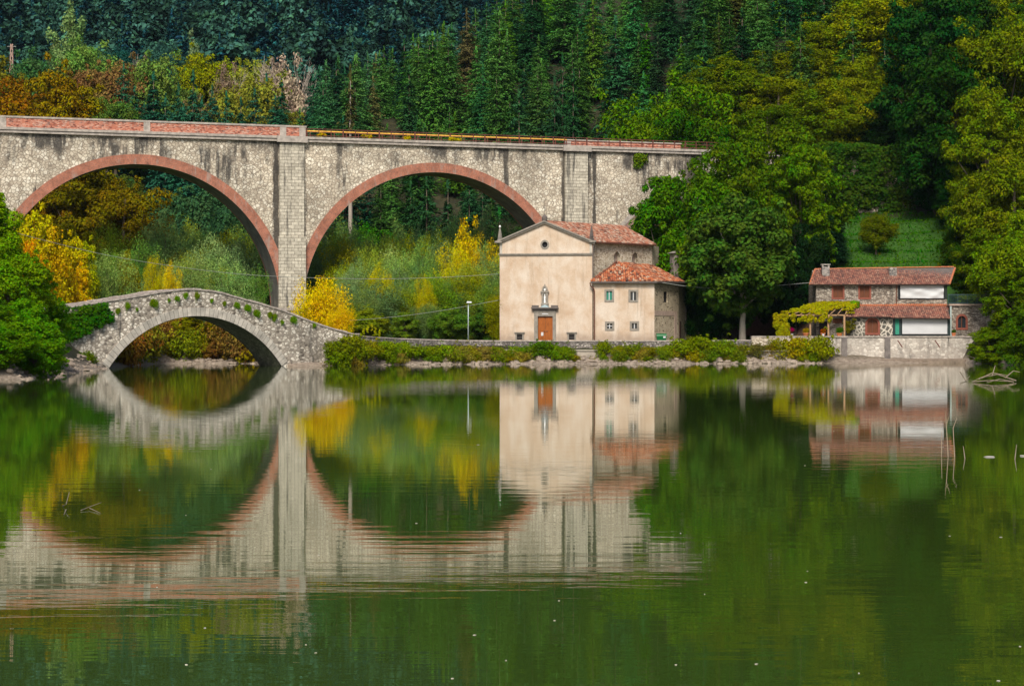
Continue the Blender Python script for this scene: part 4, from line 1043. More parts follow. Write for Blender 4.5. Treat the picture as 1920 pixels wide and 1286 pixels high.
def proto_bare(seed, H=12, W=7):
    rng = random.Random(seed); mb = MB()
    def grow(p, d, l, r, lev):
        e = p + d*l; m_ = p + d*l*.5 + Vector((rng.uniform(-1, 1), rng.uniform(-1, 1), 0))*l*.05
        mb.tube([p, m_, e], [r, r*.85, r*.65], 5 if lev < 2 else 3, cap=False)
        if lev >= 5: return
        for _ in range(3 if lev < 4 else 2):
            nd = (d + Vector((rng.uniform(-1, 1), rng.uniform(-1, 1), rng.uniform(-.15, .6)))*.62).normalized(); grow(e, nd, l*rng.uniform(.62, .85), r*.6, lev+1)
    grow(Vector((0, 0, -.5)), Vector((0, 0, 1)), H*.28, W*.028, 0)
    o = mb.build('branches', M['barkpale'], None); me = o.data; bpy.data.objects.remove(o); return me, H, W

PR = {}
PR['conifer'] = []
for i, kw in enumerate([dict(Rm=4.4), dict(Rm=5.0, power=.68), dict(Rm=4.0, power=.85, droop=.35), dict(Rm=4.6, power=.62, droop=.15)]):
    me, H, W = proto_conifer(11+i, **kw)
    mb = MB(); mb.tube([(0, 0, -2.0), (0, 0, .2), (0, 0, H*.5), (0, 0, H*.96)], [.36, .28, .17, .03], 7); o = mb.build('trunk', M['bark'], None, smooth=True); t = o.data; bpy.data.objects.remove(o)
    PR['conifer'].append((me, t, H, W))
me, H, W = proto_conifer(77, H=24, Rm=2.6, nb=120, per=16, low=.55, power=.5, size=.8)
mb = MB(); mb.tube([(0, 0, -1.0), (0, 0, 6), (0, 0, 14), (0, 0, 23)], [.36, .30, .24, .05], 7); o = mb.build('trunk', M['barkpale'], None, smooth=True); t = o.data; bpy.data.objects.remove(o)
PR['pine'] = [(me, t, H, W)]
PR['round'] = [proto_round(21), proto_round(22, nb=95, br=.165, n=300), proto_round(23, H=15, W=11, nb=70, flat=.5)]
PR['large'] = [proto_round(31, H=22, W=17, zb=.04, nb=118, n=340, size=.42, br=.135, flat=.5), proto_round(32, H=24, W=16, zb=.04, nb=125, n=330, size=.42, br=.13, flat=.42, up=.8), proto_round(33, H=20, W=18, zb=.04, nb=118, n=340, size=.42, br=.13, flat=.45, up=.7)]
PR['locust'] = [proto_round(41, H=18, W=14, zb=.02, nb=150, n=300, size=.38, aspect=.5, flat=.42, br=.15, up=.9), proto_round(42, H=17, W=15, zb=.02, nb=160, n=300, size=.38, aspect=.5, flat=.40, br=.145, up=.9)]
PR['bushy'] = [proto_round(51, H=12, W=11, zb=.0, nb=120, n=360, size=.32, aspect=.5, flat=.62, br=.125, up=.7), proto_round(52, H=14, W=9, zb=.0, nb=120, n=330, size=.32, aspect=.5, flat=.65, br=.14, up=.7)]
PR['maple'] = [proto_round(61, H=18, W=16, zb=.10, nb=125, n=330, size=.44, aspect=.85, flat=.55, br=.125, up=.6, fork=3.6, r0=.42, barkm=M['barkpale'])]
PR['willow'] = [proto_spire(71, H=14, W=8, leaders=8, n=230, size=.27, aspect=.34, greyflat=1.4), proto_spire(72, H=13, W=7, leaders=7, n=240, size=.26, aspect=.34, greyflat=1.4), proto_spire(73, H=15, W=8, leaders=7, n=230, size=.27, aspect=.36, greyflat=1.5)]
PR['poplar'] = [proto_spire(81, H=22, W=7, leaders=5, n=200, size=.42, aspect=.55, k=20), proto_spire(82, H=20, W=6, leaders=3, n=200, size=.42, aspect=.55, k=20)]
PR['aspen'] = [proto_spire(83, H=12, W=6, leaders=6, n=190, size=.27, aspect=.7, greyflat=1.1), proto_spire(84, H=12, W=5, leaders=5, n=190, size=.27, aspect=.7, greyflat=1.1)]
PR['shrub'] = [proto_round(91, H=2.4, W=3.6, zb=-.1, nb=36, n=90, size=.26, aspect=.6, flat=.7, br=.26, r0=.05), proto_round(92, H=2.0, W=4.2, zb=-.1, nb=40, n=90, size=.26, aspect=.6, flat=.6, br=.24, r0=.05), proto_round(94, H=2.6, W=3.0, zb=-.1, nb=30, n=90, size=.24, aspect=.5, flat=.9, br=.26, vert=.4, r0=.05)]
me, H, W = proto_bare(5); me2, _, _ = proto_bare(6)
for k, v in PR.items():
    for t in v: t[0].use_fake_user = True
TUFT = proto_spire(95, H=7, W=6.5, leaders=12, n=150, size=.26, aspect=.35, zb=.0, k=9, greyflat=1.5, name='bush_crown')
BARE = [me, me2]

RNG = random.Random(77)
CNT = {}
NAMES = {'conifer': ('conifer_tree', 'conifer'), 'pine': ('pine_tree', 'pine'), 'round': ('broadleaf_tree', 'tree'), 'large': ('broadleaf_tree', 'tree'), 'locust': ('locust_tree', 'tree'),
         'bushy': ('leafy_tree', 'tree'), 'maple': ('maple_tree', 'tree'), 'willow': ('willow_tree', 'willow'), 'poplar': ('poplar_tree', 'poplar'), 'aspen': ('aspen_tree', 'tree'), 'shrub': ('shrub', 'shrub')}
def plant(kind, px, ytop, Y, wpx, tint, label, group=None, zb=None, variant=None, trunk=True, dz=-.2, crown_name=None):
    ms = PR[kind]; i = CNT.get(kind, 0) if variant is None else variant; CNT[kind] = CNT.get(kind, 0)+1
    me, t, H0, W0 = ms[i % len(ms)]
    x = Xp(px, Y); z0 = (gz(x, Y) if zb is None else zb)+dz; H = max(Zp(ytop, Y)-z0, .6); Wd = wpx*Y/F
    nm, cat = NAMES[kind]; r = empty(nm, (x, Y, z0), label, cat, group)
    sxy, sz = Wd/W0, H/H0; sxy = min(max(sxy, sz/({'poplar': 1.6, 'conifer': 1.15, 'willow': 1.9, 'aspen': 1.7}.get(kind, 1.35))), sz*(1.5 if kind != 'shrub' else 3)); rz = RNG.uniform(0, 6.28)
    c = bpy.data.objects.new('crown' if kind != 'shrub' else 'foliage', me); COL.objects.link(c); c.parent = r; c.scale = (sxy, sxy, sz); c.rotation_euler = (0, 0, rz)
    j = lambda v: max(.002, v*RNG.uniform(.93, 1.07)); c.color = (j(tint[0]), j(tint[1]), j(tint[2]), 1)
    if trunk:
        k = bpy.data.objects.new('trunk' if kind != 'shrub' else 'stem', t); COL.objects.link(k); k.parent = r; k.scale = (min(sxy, sz*1.3) if kind in ('conifer',) else sxy, min(sxy, sz*1.3) if kind in ('conifer',) else sxy, sz); k.rotation_euler = (0, 0, rz)
    return r

# tints
DK = (.030, .084, .034); DK2 = (.052, .112, .032); BLU = (.020, .070, .052); BLUD = (.012, .045, .050)
MID = (.045, .125, .016); BRI = (.085, .20, .014); YG = (.19, .24, .02); OLV = (.12, .125, .018); RUST = (.16, .08, .02); BRN = (.13, .085, .02)
YEL = (.55, .33, .012); YOR = (.50, .34, .025); GRY = (.20, .29, .12); GRN = (.14, .23, .06); DGR = (.022, .065, .014); GOLD = (.52, .42, .06)

def forest():
    rng = random.Random(9); g = 'dark conifers covering the hillside behind the viaduct'; n = 0
    rows = []
    Y = 318.0
    while Y < 452:
        step = (6.6 + (Y-318)*.014)*(1 if Y < 365 else .72)
        px = 430 if Y < 360 else 500
        x = Xp(px, Y) + rng.uniform(0, 7)
        while x < Xp(1985 if Y > 330 else 1600, Y):
            xx = x + rng.uniform(-2.4, 2.4); yy = Y + rng.uniform(-3.6, 3.6); p = 960+F*xx/yy
            ok = True
            if p > 1180 and yy < 332: ok = False
            if 1130 < p < 1290 and yy < 400 and rng.random() < .35: ok = False
            if (p < 1130 or p > 1600) and rng.random() < .16: ok = False
            
            if p > 1560 and yy < 334: ok = False
            if p < 560 and yy > 372: ok = False
            z = gz(xx, yy); h = rng.choice([rng.uniform(10, 14), rng.uniform(14, 19), rng.uniform(17, 23)])*(1.0 + .12*(yy > 380))
            if p < 600: h *= .8
            top = HOR-(z+h-CH)*F/yy; gtop = HOR-(z-CH)*F/yy
            lim = np.interp(p, [430, 500, 560, 600, 700, 800, 900, 1000], [190, 160, 130, 118, 95, 62, 20, -60])
            if top < lim-6: h = max(9, (HOR-lim+rng.uniform(-10, 12))*yy/F + CH - z)
            if gtop < lim+12 or gtop < -60: ok = False
            if ok:
                rows.append((xx, yy, z, h)); n += 1
            x += step*rng.uniform(.85, 1.2)
        Y += 7.4 + (Y-318)*.02
    rows = rows[:]
    for xx, yy, z, h in rows:
        p = 960+F*xx/yy
        t = rng.random(); far = min(1, (yy-318)/120)
        tint = DK2 if t < .5 else (DK if t < .82 else (.075, .15, .03))
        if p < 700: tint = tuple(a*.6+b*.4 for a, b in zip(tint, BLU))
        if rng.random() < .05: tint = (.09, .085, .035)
        k = rng.uniform(.85, 2.0)*(1.2 if yy > 350 else (.55 if yy < 336 and p < 1180 else .85)); tint = tuple(c*k for c in tint)  # rows just behind the arches have their shade put into the tint
        w_ = h*rng.uniform(.42, .58)
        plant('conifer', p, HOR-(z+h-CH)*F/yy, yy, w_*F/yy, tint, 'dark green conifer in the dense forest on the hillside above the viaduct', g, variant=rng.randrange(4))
    for p, yt, yy, w_ in ((800, 325, 317, 95), (840, 335, 316, 90), (880, 330, 318, 95), (770, 345, 320, 80), (1040, 150, 345, 90), (1075, 135, 352, 90), (1055, 105, 362, 85), (905, 345, 316, 80)):
        plant('conifer', p, yt, yy, w_, DK, 'dark green conifer in the dense forest on the hillside above the viaduct', g)
    for i in range(34):
        yy = rng.uniform(340, 385); p = rng.uniform(1180, 1560)
        if i < 6: p, yy = rng.uniform(1035, 1115), rng.uniform(332, 350)
        elif i < 10: p, yy = rng.uniform(870, 950), rng.uniform(318, 330)
        xx = Xp(p, yy); z = gz(xx, yy); h = rng.uniform(13, 20)
        tint = tuple(c*rng.uniform(.7, 1.5) for c in (DK2 if rng.random() < .5 else DK)); plant('conifer', p, HOR-(z+h-CH)*F/yy, yy, h*.5*F/yy, tint, 'dark green conifer in the dense forest on the hillside above the viaduct', g, variant=rng.randrange(4))
forest()

def far_wood():
    """the far side of the valley: one mass of trees"""
    rng = np.random.default_rng(5); out = []
    bases = []
    for i in range(2):
        me, H, W = proto_conifer(200+i, nb=150, per=10, size=1.4); a = np.empty(len(me.vertices)*3, np.float32); me.vertices.foreach_get('co', a); bases.append((a.reshape(-1, 4, 3), 20.))
    for i in range(2):
        me, t, H, W = proto_round(210+i, H=16, W=10, nb=40, n=50, size=1.0, flat=.6, br=.2); a = np.empty(len(me.vertices)*3, np.float32); me.vertices.foreach_get('co', a); bases.append((a.reshape(-1, 4, 3), 16.))
    cn = [[], []]; Y = 545.0
    while Y < 705:
        x = Xp(-60, Y)
        while x < Xp(1010, Y):
            xx, yy = x+rng.uniform(-2, 2), Y+rng.uniform(-3, 3); z = gz(xx, yy)
            k = int(rng.integers(0, 2)) if rng.random() < .6 else int(rng.integers(2, 4)); b, H = bases[k]
            s = rng.uniform(.8, 1.5)*(1.0 if k < 2 else 1.1); an = rng.random()*6.28; c, sn = np.cos(an)*s, np.sin(an)*s
            m = np.array([[c, sn, 0], [-sn, c, 0], [0, 0, s]]); cn[0 if k < 2 else 1].append((b@m + np.array([xx, yy, z-.5])).astype(np.float32)); x += rng.uniform(6.5, 11)
        Y += 7.5
    for i, (lst, tint, nm, lab) in enumerate(((cn[0], (.024, .078, .092), 'distant_conifer_wood', 'blue green conifer wood on the far valley side at the top left'), (cn[1], (.050, .115, .085), 'distant_broadleaf_wood', 'dull green broadleaf wood mixed into the far valley side at the top left'))):  # blue of the distance haze is put into these tints
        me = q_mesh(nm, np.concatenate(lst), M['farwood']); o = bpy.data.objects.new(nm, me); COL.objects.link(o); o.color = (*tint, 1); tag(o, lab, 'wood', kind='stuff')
far_wood()

def side_wood():
    """the woods go on past both frame edges"""
    rng = np.random.default_rng(15); me, t, H, W = proto_round(212, H=15, W=11, nb=60, n=80, size=.8, flat=.6, br=.2)
    a = np.empty(len(me.vertices)*3, np.float32); me.vertices.foreach_get('co', a); b = a.reshape(-1, 4, 3)
    for sgn, nm, lab_, tint in ((1, 'side_wood', 'olive green wood going on up the slope at the right frame edge', (.07, .12, .016)), (-1, 'side_wood', 'green wood going on along the bank at the left frame edge', (.06, .13, .016))):
        lst = []
        for i in range(230):
            Y = rng.uniform(190, 430) if sgn > 0 else rng.uniform(172, 430); x = sgn*(Y*(.295 if sgn > 0 else .305)+rng.uniform(0, 110)); z = gz(x, Y)
            if z < .7: continue
            s_ = rng.uniform(.7, 1.3); an = rng.random()*6.28; c, sn = np.cos(an)*s_, np.sin(an)*s_
            lst.append((b@np.array([[c, sn, 0], [-sn, c, 0], [0, 0, s_]]) + np.array([x, Y, z-2.0])).astype(np.float32))
        me2 = q_mesh(nm, np.concatenate(lst), M['leaf']); o = bpy.data.objects.new(nm, me2); COL.objects.link(o); o.color = (*tint, 1); tag(o, lab_, 'wood', kind='stuff')
side_wood()

# ------------------------------------------------------------------ individually placed trees
G1 = 'mixed trees on the slope at the upper left above the parapet'
UL = [
 ('poplar', 133, 0, 455, 92, GRY, 'tall grey green poplar rising highest at the upper left'),
 ('round', 168, 78, 440, 62, (0.165, 0.240, 0.075), 'yellow green tree just right of the tallest poplar'),
 ('poplar', 360, 56, 470, 42, (0.165, 0.240, 0.128), 'slim grey green poplar behind the bright yellow green tree'),
 ('round', 385, 98, 440, 84, YG, 'bright yellow green tree below the slim poplar'),
 ('round', 470, 100, 440, 88, (0.255, 0.270, 0.060), 'pale olive tree left of the bare white tree'),
 ('round', 268, 100, 425, 84, (0.128, 0.195, 0.060), 'olive tree between the poplars at the upper left'),
 ('round', 232, 88, 470, 90, BLU, 'blue green tree behind the olive tree at upper left'),
 ('round', 300, 75, 490, 90, (0.045, 0.112, 0.083), 'dull teal tree high between the two poplars'),
 ('round', 62, 100, 410, 66, (0.060, 0.128, 0.045), 'dark green tree beside the lattice mast'),
 ('round', 208, 112, 420, 46, (0.180, 0.112, 0.053), 'small reddish brown tree over the parapet at upper left'),
 ('round', 430, 150, 410, 66, (0.150, 0.112, 0.053), 'brown olive tree among blue conifers above the arch crown'),
 ('round', 462, 140, 405, 58, (0.195, 0.195, 0.045), 'olive yellow tree right of the brown olive one'),
 ('round', 200, 180, 372, 80, (0.105, 0.180, 0.045), 'small green tree just above the parapet left of the blue conifers'),
 ('large', 8, 120, 345, 120, RUST, 'rust brown tree at the left edge above the parapet'),
 ('large', 118, 118, 335, 170, (0.195, 0.150, 0.024), 'big olive brown tree above the left end of the parapet'),
 ('large', 50, 142, 330, 110, (0.225, 0.135, 0.022), 'brown green tree between the rust tree and the big olive brown one'),
 ('large', -40, 70, 350, 130, (0.150, 0.150, 0.030), 'olive tree cut by the left frame edge'),
]
for k, px, yt, Y, w_, t, lab in UL: plant(k, px, yt, Y, w_, t, lab, G1)
ORD0 = ['first', 'second', 'third', 'fourth', 'fifth', 'sixth', 'seventh', 'eighth', 'ninth', 'tenth', 'eleventh', 'twelfth', 'thirteenth', 'fourteenth', 'fifteenth', 'sixteenth']
for q_, (px, yt, Y, w_) in enumerate(sorted(((288, 148, 407, 74), (335, 168, 397, 62), (362, 146, 407, 66), (398, 170, 400, 60), (252, 175, 402, 60), (310, 190, 387, 56), (425, 185, 387, 52), (378, 195, 384, 54), (500, 152, 417, 62), (528, 160, 412, 50), (478, 178, 400, 56), (516, 190, 390, 56), (452, 195, 388, 50), (232, 130, 422, 50), (270, 205, 408, 50), (344, 208, 358, 50)))):
    plant('conifer', px, yt-10, Y-14, w_*1.7, (.040, .125, .075), '%s from the left of the blue green conifers above the brick parapet' % ORD0[q_], 'blue green conifers above the brick parapet')
for i, (px, yt, Y, w_) in enumerate(((541, 88, 418, 60), (503, 92, 425, 50), (428, 108, 430, 44), (266, 90, 440, 40))):
    x = Xp(px, Y); z0 = gz(x, Y); H = Zp(yt, Y)-z0; r = empty('bare_tree', (x, Y, z0), ['bare whitish tree with a round crown of twigs, the largest leafless one', 'bare grey tree left of the largest leafless tree', 'bare brownish tree right of the bright yellow green tree', 'small bare tree above the olive tree at upper left'][i], 'bare tree', 'leafless trees at the upper left')
    c = bpy.data.objects.new('branches', BARE[i % 2]); COL.objects.link(c); c.parent = r; s = max(w_*Y/F/7, H/12/1.3); c.scale = (s, s, H/12)
    tw = bpy.data.objects.new('twigs', PR['aspen'][i % 2][0]); COL.objects.link(tw); tw.parent = r; tw.scale = (s*.9, s*.9, H/12*.94); tw.color = ((.42, .34, .26, 1), (.34, .28, .21, 1), (.22, .16, .12, 1), (.22, .16, .12, 1))[i]
plant('pine', 657, 130, 312, 46, (.07, .075, .03), 'thin brown needled pine with a bare pale trunk seen through the middle arch')

def filler():
    rng = random.Random(44); g = 'green trees filling the valley behind the viaduct on the left'
    for i in range(64):
        Y = rng.uniform(325, 470); px = rng.uniform(-40, 570); x = Xp(px, Y); z = gz(x, Y); H = rng.uniform(9, 15); yt = HOR-(z+H-CH)*F/Y
        if px > 60: yt = max(yt, rng.uniform(196, 215) if px > 190 else rng.uniform(150, 190))
        t = rng.choice([(.05,.11,.035), (.07,.13,.035), (.035,.09,.045), (.10,.13,.03), (.04,.10,.05)])
        plant(rng.choice(['round', 'round', 'locust']), px, yt, Y, rng.uniform(9, 13)*F/Y, t, 'ordinary green tree in the valley wood behind the left part of the viaduct', g)
    g = 'olive green trees filling the upper right hillside'
    for i in range(46):
        Y = rng.uniform(325, 420); px = rng.uniform(1290, 1960); x = Xp(px, Y); z = gz(x, Y); H = rng.uniform(13, 19); yt = HOR-(z+H-CH)*F/Y
        if yt < -190: continue
        if px < 1560: yt = max(yt, np.interp(px, [1290, 1350, 1500, 1560], [150, 110, 78, 20])+rng.uniform(0, 20))
        t = rng.choice([(.08,.13,.018), (.11,.16,.018), (.05,.11,.02), (.14,.18,.018), (.035,.09,.02)])
        plant(rng.choice(['large', 'locust', 'large']), px, yt, Y, rng.uniform(12, 16)*F/Y, t, 'ordinary olive green tree in the wood on the upper right hillside', g)
filler()
# behind the left arch
A1 = 'trees seen through the left viaduct arch'
for k, px, yt, Y, w_, t, lab in (
 ('large', 175, 290, 306, 190, (0.138, 0.119, 0.018), 'big olive brown tree filling the left half of the left arch'),
 ('large', 235, 320, 300, 100, (0.150, 0.125, 0.018), 'brown green tree under the crown of the left arch'),
 ('round', 375, 345, 318, 110, (0.044, 0.106, 0.044), 'dull green tree behind the willows in the left arch'),
 ('round', 430, 375, 312, 110, (0.037, 0.100, 0.037), 'dark green tree at the right inside the left arch'),
 ('large', 120, 400, 292, 100, (0.175, 0.163, 0.015), 'yellow olive tree low in the left arch'),
 ('willow', 205, 418, 288, 100, (0.253, 0.310, 0.057), 'olive willow right of the autumn trees'),
 ('willow', 310, 400, 292, 110, GRY, 'grey green willow in the middle of the left arch'),
 ('willow', 255, 440, 282, 90, GRN, 'green willow left of the grey one in the left arch'),
 ('willow', 200, 470, 262, 95, (0.232, 0.330, 0.106), 'pale green willow rising behind the left end of the footbridge'),
 ('willow', 395, 440, 284, 90, (0.232, 0.349, 0.136), 'light willow over the crown of the footbridge'),
 ('willow', 450, 420, 290, 90, GRY, 'grey green willow next to the right leg of the left arch'),
 ('willow', 350, 478, 268, 84, (0.214, 0.290, 0.098), 'willow just behind the footbridge crown'),
 ('willow', 430, 480, 270, 92, (0.253, 0.349, 0.136), 'low pale willow right of the footbridge crown'),
 ('willow', 480, 500, 272, 60, GRN, 'small green willow against the dark soffit of the left arch'),
 ('willow', 290, 478, 262, 40, (.42,.38,.04), 'small yellow sapling behind the footbridge'),
 ('willow', 322, 492, 260, 44, (.62,.48,.03), 'brightest yellow sapling behind the footbridge'),
 ('aspen', 240, 470, 268, 50, (0.200, 0.188, 0.025), 'olive sapling left of the yellow saplings'),
): plant(k, px, yt, Y, w_, t, lab, A1)
A0_ = 'autumn coloured trees left of the footbridge'
for k, px, yt, Y, w_, t, lab in (
 ('aspen', 72, 378, 246, 84, (.42,.38,.03), 'tall yellow green autumn tree left of the footbridge'),
 ('aspen', 100, 425, 240, 80, YOR, 'orange yellow autumn tree just left of the footbridge end'),
 ('aspen', 138, 430, 246, 66, (.46,.38,.025), 'golden autumn tree nearest the footbridge end'),
 ('aspen', 60, 450, 236, 70, (.55,.31,.025), 'deep orange autumn tree beside the big green tree'),
 ('aspen', 150, 490, 244, 44, (.70,.48,.016), 'short golden tree on top of the footbridge end'),
 ('aspen', 30, 400, 250, 60, (.34,.32,.02), 'yellow olive tree at the left edge behind the big green tree'),
 ('aspen', 165, 440, 256, 60, (.32,.31,.03), 'olive yellow tree behind the golden one'),
): plant(k, px, yt, Y, w_, t, lab, A0_)
# left foreground
LF = 'bright green trees overhanging the left bank'
for k, px, yt, Y, w_, t, lab, v in (
 ('bushy', -22, 335, 196, 120, (.14,.27,.012), 'tall bright green tree at the left edge', 1),
 ('bushy', 18, 440, 182, 170, (.12,.25,.010), 'broad bright green tree hanging over the left bank', 0),
 ('bushy', 70, 525, 188, 130, (.08,.20,.012), 'darker green tree reaching towards the footbridge', 0),
 ('bushy', 40, 560, 172, 150, (.10,.23,.010), 'low green tree nearest the water on the left', 0),
 ('bushy', 70, 612, 171, 110, (.09,.21,.010), 'lowest green tree touching the bank beside the footbridge', 0),
 ('bushy', 0, 600, 166, 130, (.08,.19,.010), 'low green tree over the water at the left edge', 0),
 ('bushy', -40, 540, 170, 140, (.08,.18,.010), 'green tree cut by the left frame edge at the water', 0),
): plant(k, px, yt, Y, w_, t, lab, LF, variant=v)

# behind the middle arch
A2 = 'willows and young trees seen through the middle arch'
for k, px, yt, Y, w_, t, lab in (
 ('willow', 618, 425, 300, 100, (0.205, 0.317, 0.084), 'tall willow at the left inside the middle arch'),
 ('willow', 665, 452, 294, 90, (0.278, 0.372, 0.094), 'light willow right of the pine trunk'),
 ('locust', 700, 415, 312, 90, (0.054, 0.156, 0.024), 'fresh green tree behind the willows in the middle arch'),
 ('willow', 735, 462, 292, 100, (0.260, 0.372, 0.131), 'pale willow in the centre of the middle arch'),
 ('willow', 800, 415, 302, 100, GRY, 'grey green willow right of the arch centre'),
 ('willow', 852, 400, 306, 80, (0.186, 0.317, 0.112), 'tall green willow left of the golden tree'),
 ('aspen', 880, 408, 296, 66, GOLD, 'golden topped tree beside the chapel'),
 ('willow', 918, 390, 306, 70, GRY, 'grey willow nearest the chapel gable'),
 ('willow', 905, 440, 290, 84, (0.446, 0.391, 0.047), 'olive gold tree against the left wall of the chapel'),
 ('willow', 850, 455, 288, 80, (0.521, 0.484, 0.065), 'yellowish tree below the golden top'),
 ('willow', 965, 400, 305, 50, (0.167, 0.278, 0.094), 'slim willow rising over the chapel gable'),
 ('willow', 780, 490, 282, 84, (0.167, 0.260, 0.065), 'green willow low in the middle arch'),
 ('willow', 640, 500, 282, 90, (0.260, 0.298, 0.037), 'olive willow above the yellow bush'),
 ('willow', 700, 515, 276, 84, (0.278, 0.298, 0.037), 'olive willow right of the yellow bush'),
 ('willow', 750, 530, 270, 84, (0.205, 0.260, 0.047), 'dull willow at the bottom of the middle arch'),
 ('willow', 815, 510, 272, 90, (0.186, 0.260, 0.047), 'green willow behind the street lamp'),
 ('willow', 870, 500, 274, 84, (0.242, 0.260, 0.037), 'dark olive willow right of the street lamp'),
 ('willow', 920, 520, 272, 70, (0.112, 0.186, 0.034), 'dark green tree touching the chapel wall'),
 ('willow', 795, 516, 268, 40, (.42,.38,.06), 'tiny golden sapling among the willows'),
 ('willow', 712, 496, 273, 56, (.40,.38,.04), 'small yellow sapling under the cable'),
 ('bushy', 760, 580, 262, 110, (0.143, 0.204, 0.041), 'low dark thicket behind the shore wall'),
 ('bushy', 850, 575, 262, 110, (0.102, 0.174, 0.037), 'low dark thicket beside the street lamp'),
 ('bushy', 910, 570, 268, 80, (0.072, 0.143, 0.030), 'low dark thicket beside the chapel'),
 ('bushy', 690, 578, 258, 90, (0.204, 0.245, 0.041), 'low olive thicket right of the yellow bush'),
): plant(k, px, yt, Y, w_, t, lab, A2)
def willow_fill():
    rng = random.Random(61)
    for (p0, p1, n, g, lab, lo) in ((180, 520, 46, 'young willows filling the left arch', 'ordinary young willow in the thicket behind the footbridge, seen through the left arch', 395), (570, 940, 58, 'young willows filling the middle arch', 'ordinary young willow in the thicket seen through the middle arch', 405)):
        for i in range(n):
            px = rng.uniform(p0, p1); f = rng.random(); Y = 262 + 46*f
            if 455 < px < 600 and Y < 292: px = px-110 if px < 520 else px+90
            yt = 560 - 150*f + rng.uniform(-18, 24); yt = max(yt, lo)
            t = rng.choice([(.20,.30,.12), (.22,.33,.10), (.17,.27,.08), (.26,.33,.07), (.30,.33,.05), (.16,.25,.10)])
            if f < .25: t = tuple(c*.75 for c in t)
            plant('willow', px, yt, Y, rng.uniform(60, 96), t, lab, g)
willow_fill()
def under_bridge():
    rng = random.Random(15)
    for i in range(44):
        px = rng.uniform(212, 492); Y = rng.uniform(251.4, 258); t = rng.choice([(.20,.18,.03), (.22,.15,.05), (.15,.17,.03), (.24,.20,.04), (.17,.11,.04)])
        plant('shrub', px, rng.uniform(596, 640), Y, rng.uniform(40, 62), t, 'ordinary brown olive shrub crowding the far bank behind the footbridge arch', 'brown shrubs on the far bank behind the footbridge arch', dz=-.3)
under_bridge()
for q_ in range(16):
    Yb = 222+q_*1.7; plant('shrub', 960-F*(45.6+(q_*7 % 5)*.5)/Yb, 622-(q_*5 % 4)*9, Yb, 46, ((.18,.17,.03), (.13,.16,.03), (.20,.13,.04))[q_ % 3], 'ordinary olive shrub on the left bank behind the footbridge arch', 'brown shrubs on the left bank behind the footbridge arch', dz=-.3)
# bushes seen through the footbridge
A3 = 'brown and olive bushes on the far bank under the footbridge'
for k, px, yt, Y, w_, t, lab in (
 ('bushy', 235, 596, 254, 90, (0.195, 0.150, 0.021), 'brown olive bush at the left under the footbridge'),
 ('bushy', 290, 590, 255, 95, (0.180, 0.195, 0.018), 'olive bush left of the arch centre under the footbridge'),
 ('bushy', 350, 580, 254, 110, (0.195, 0.195, 0.018), 'largest olive bush under the crown of the footbridge'),
 ('bushy', 415, 588, 255, 100, (0.210, 0.165, 0.030), 'reddish brown bush right of the arch centre'),
 ('bushy', 460, 605, 254, 90, (0.225, 0.150, 0.045), 'brown bush beside the dark soffit of the footbridge'),
 ('bushy', 320, 640, 252, 90, (.16,.14,.02), 'low olive scrub on the bank under the bridge crown'),
 ('bushy', 235, 645, 252, 70, (.15,.12,.02), 'low brown scrub at the left foot under the footbridge'),
 ('bushy', 400, 640, 252, 90, (0.195, 0.128, 0.045), 'low brown bush on the bank under the footbridge'),
 ('bushy', 265, 655, 252, 60, (0.210, 0.255, 0.030), 'low bright bush on the bank under the footbridge'),
): plant(k, px, yt, Y, w_, t, lab, A3)

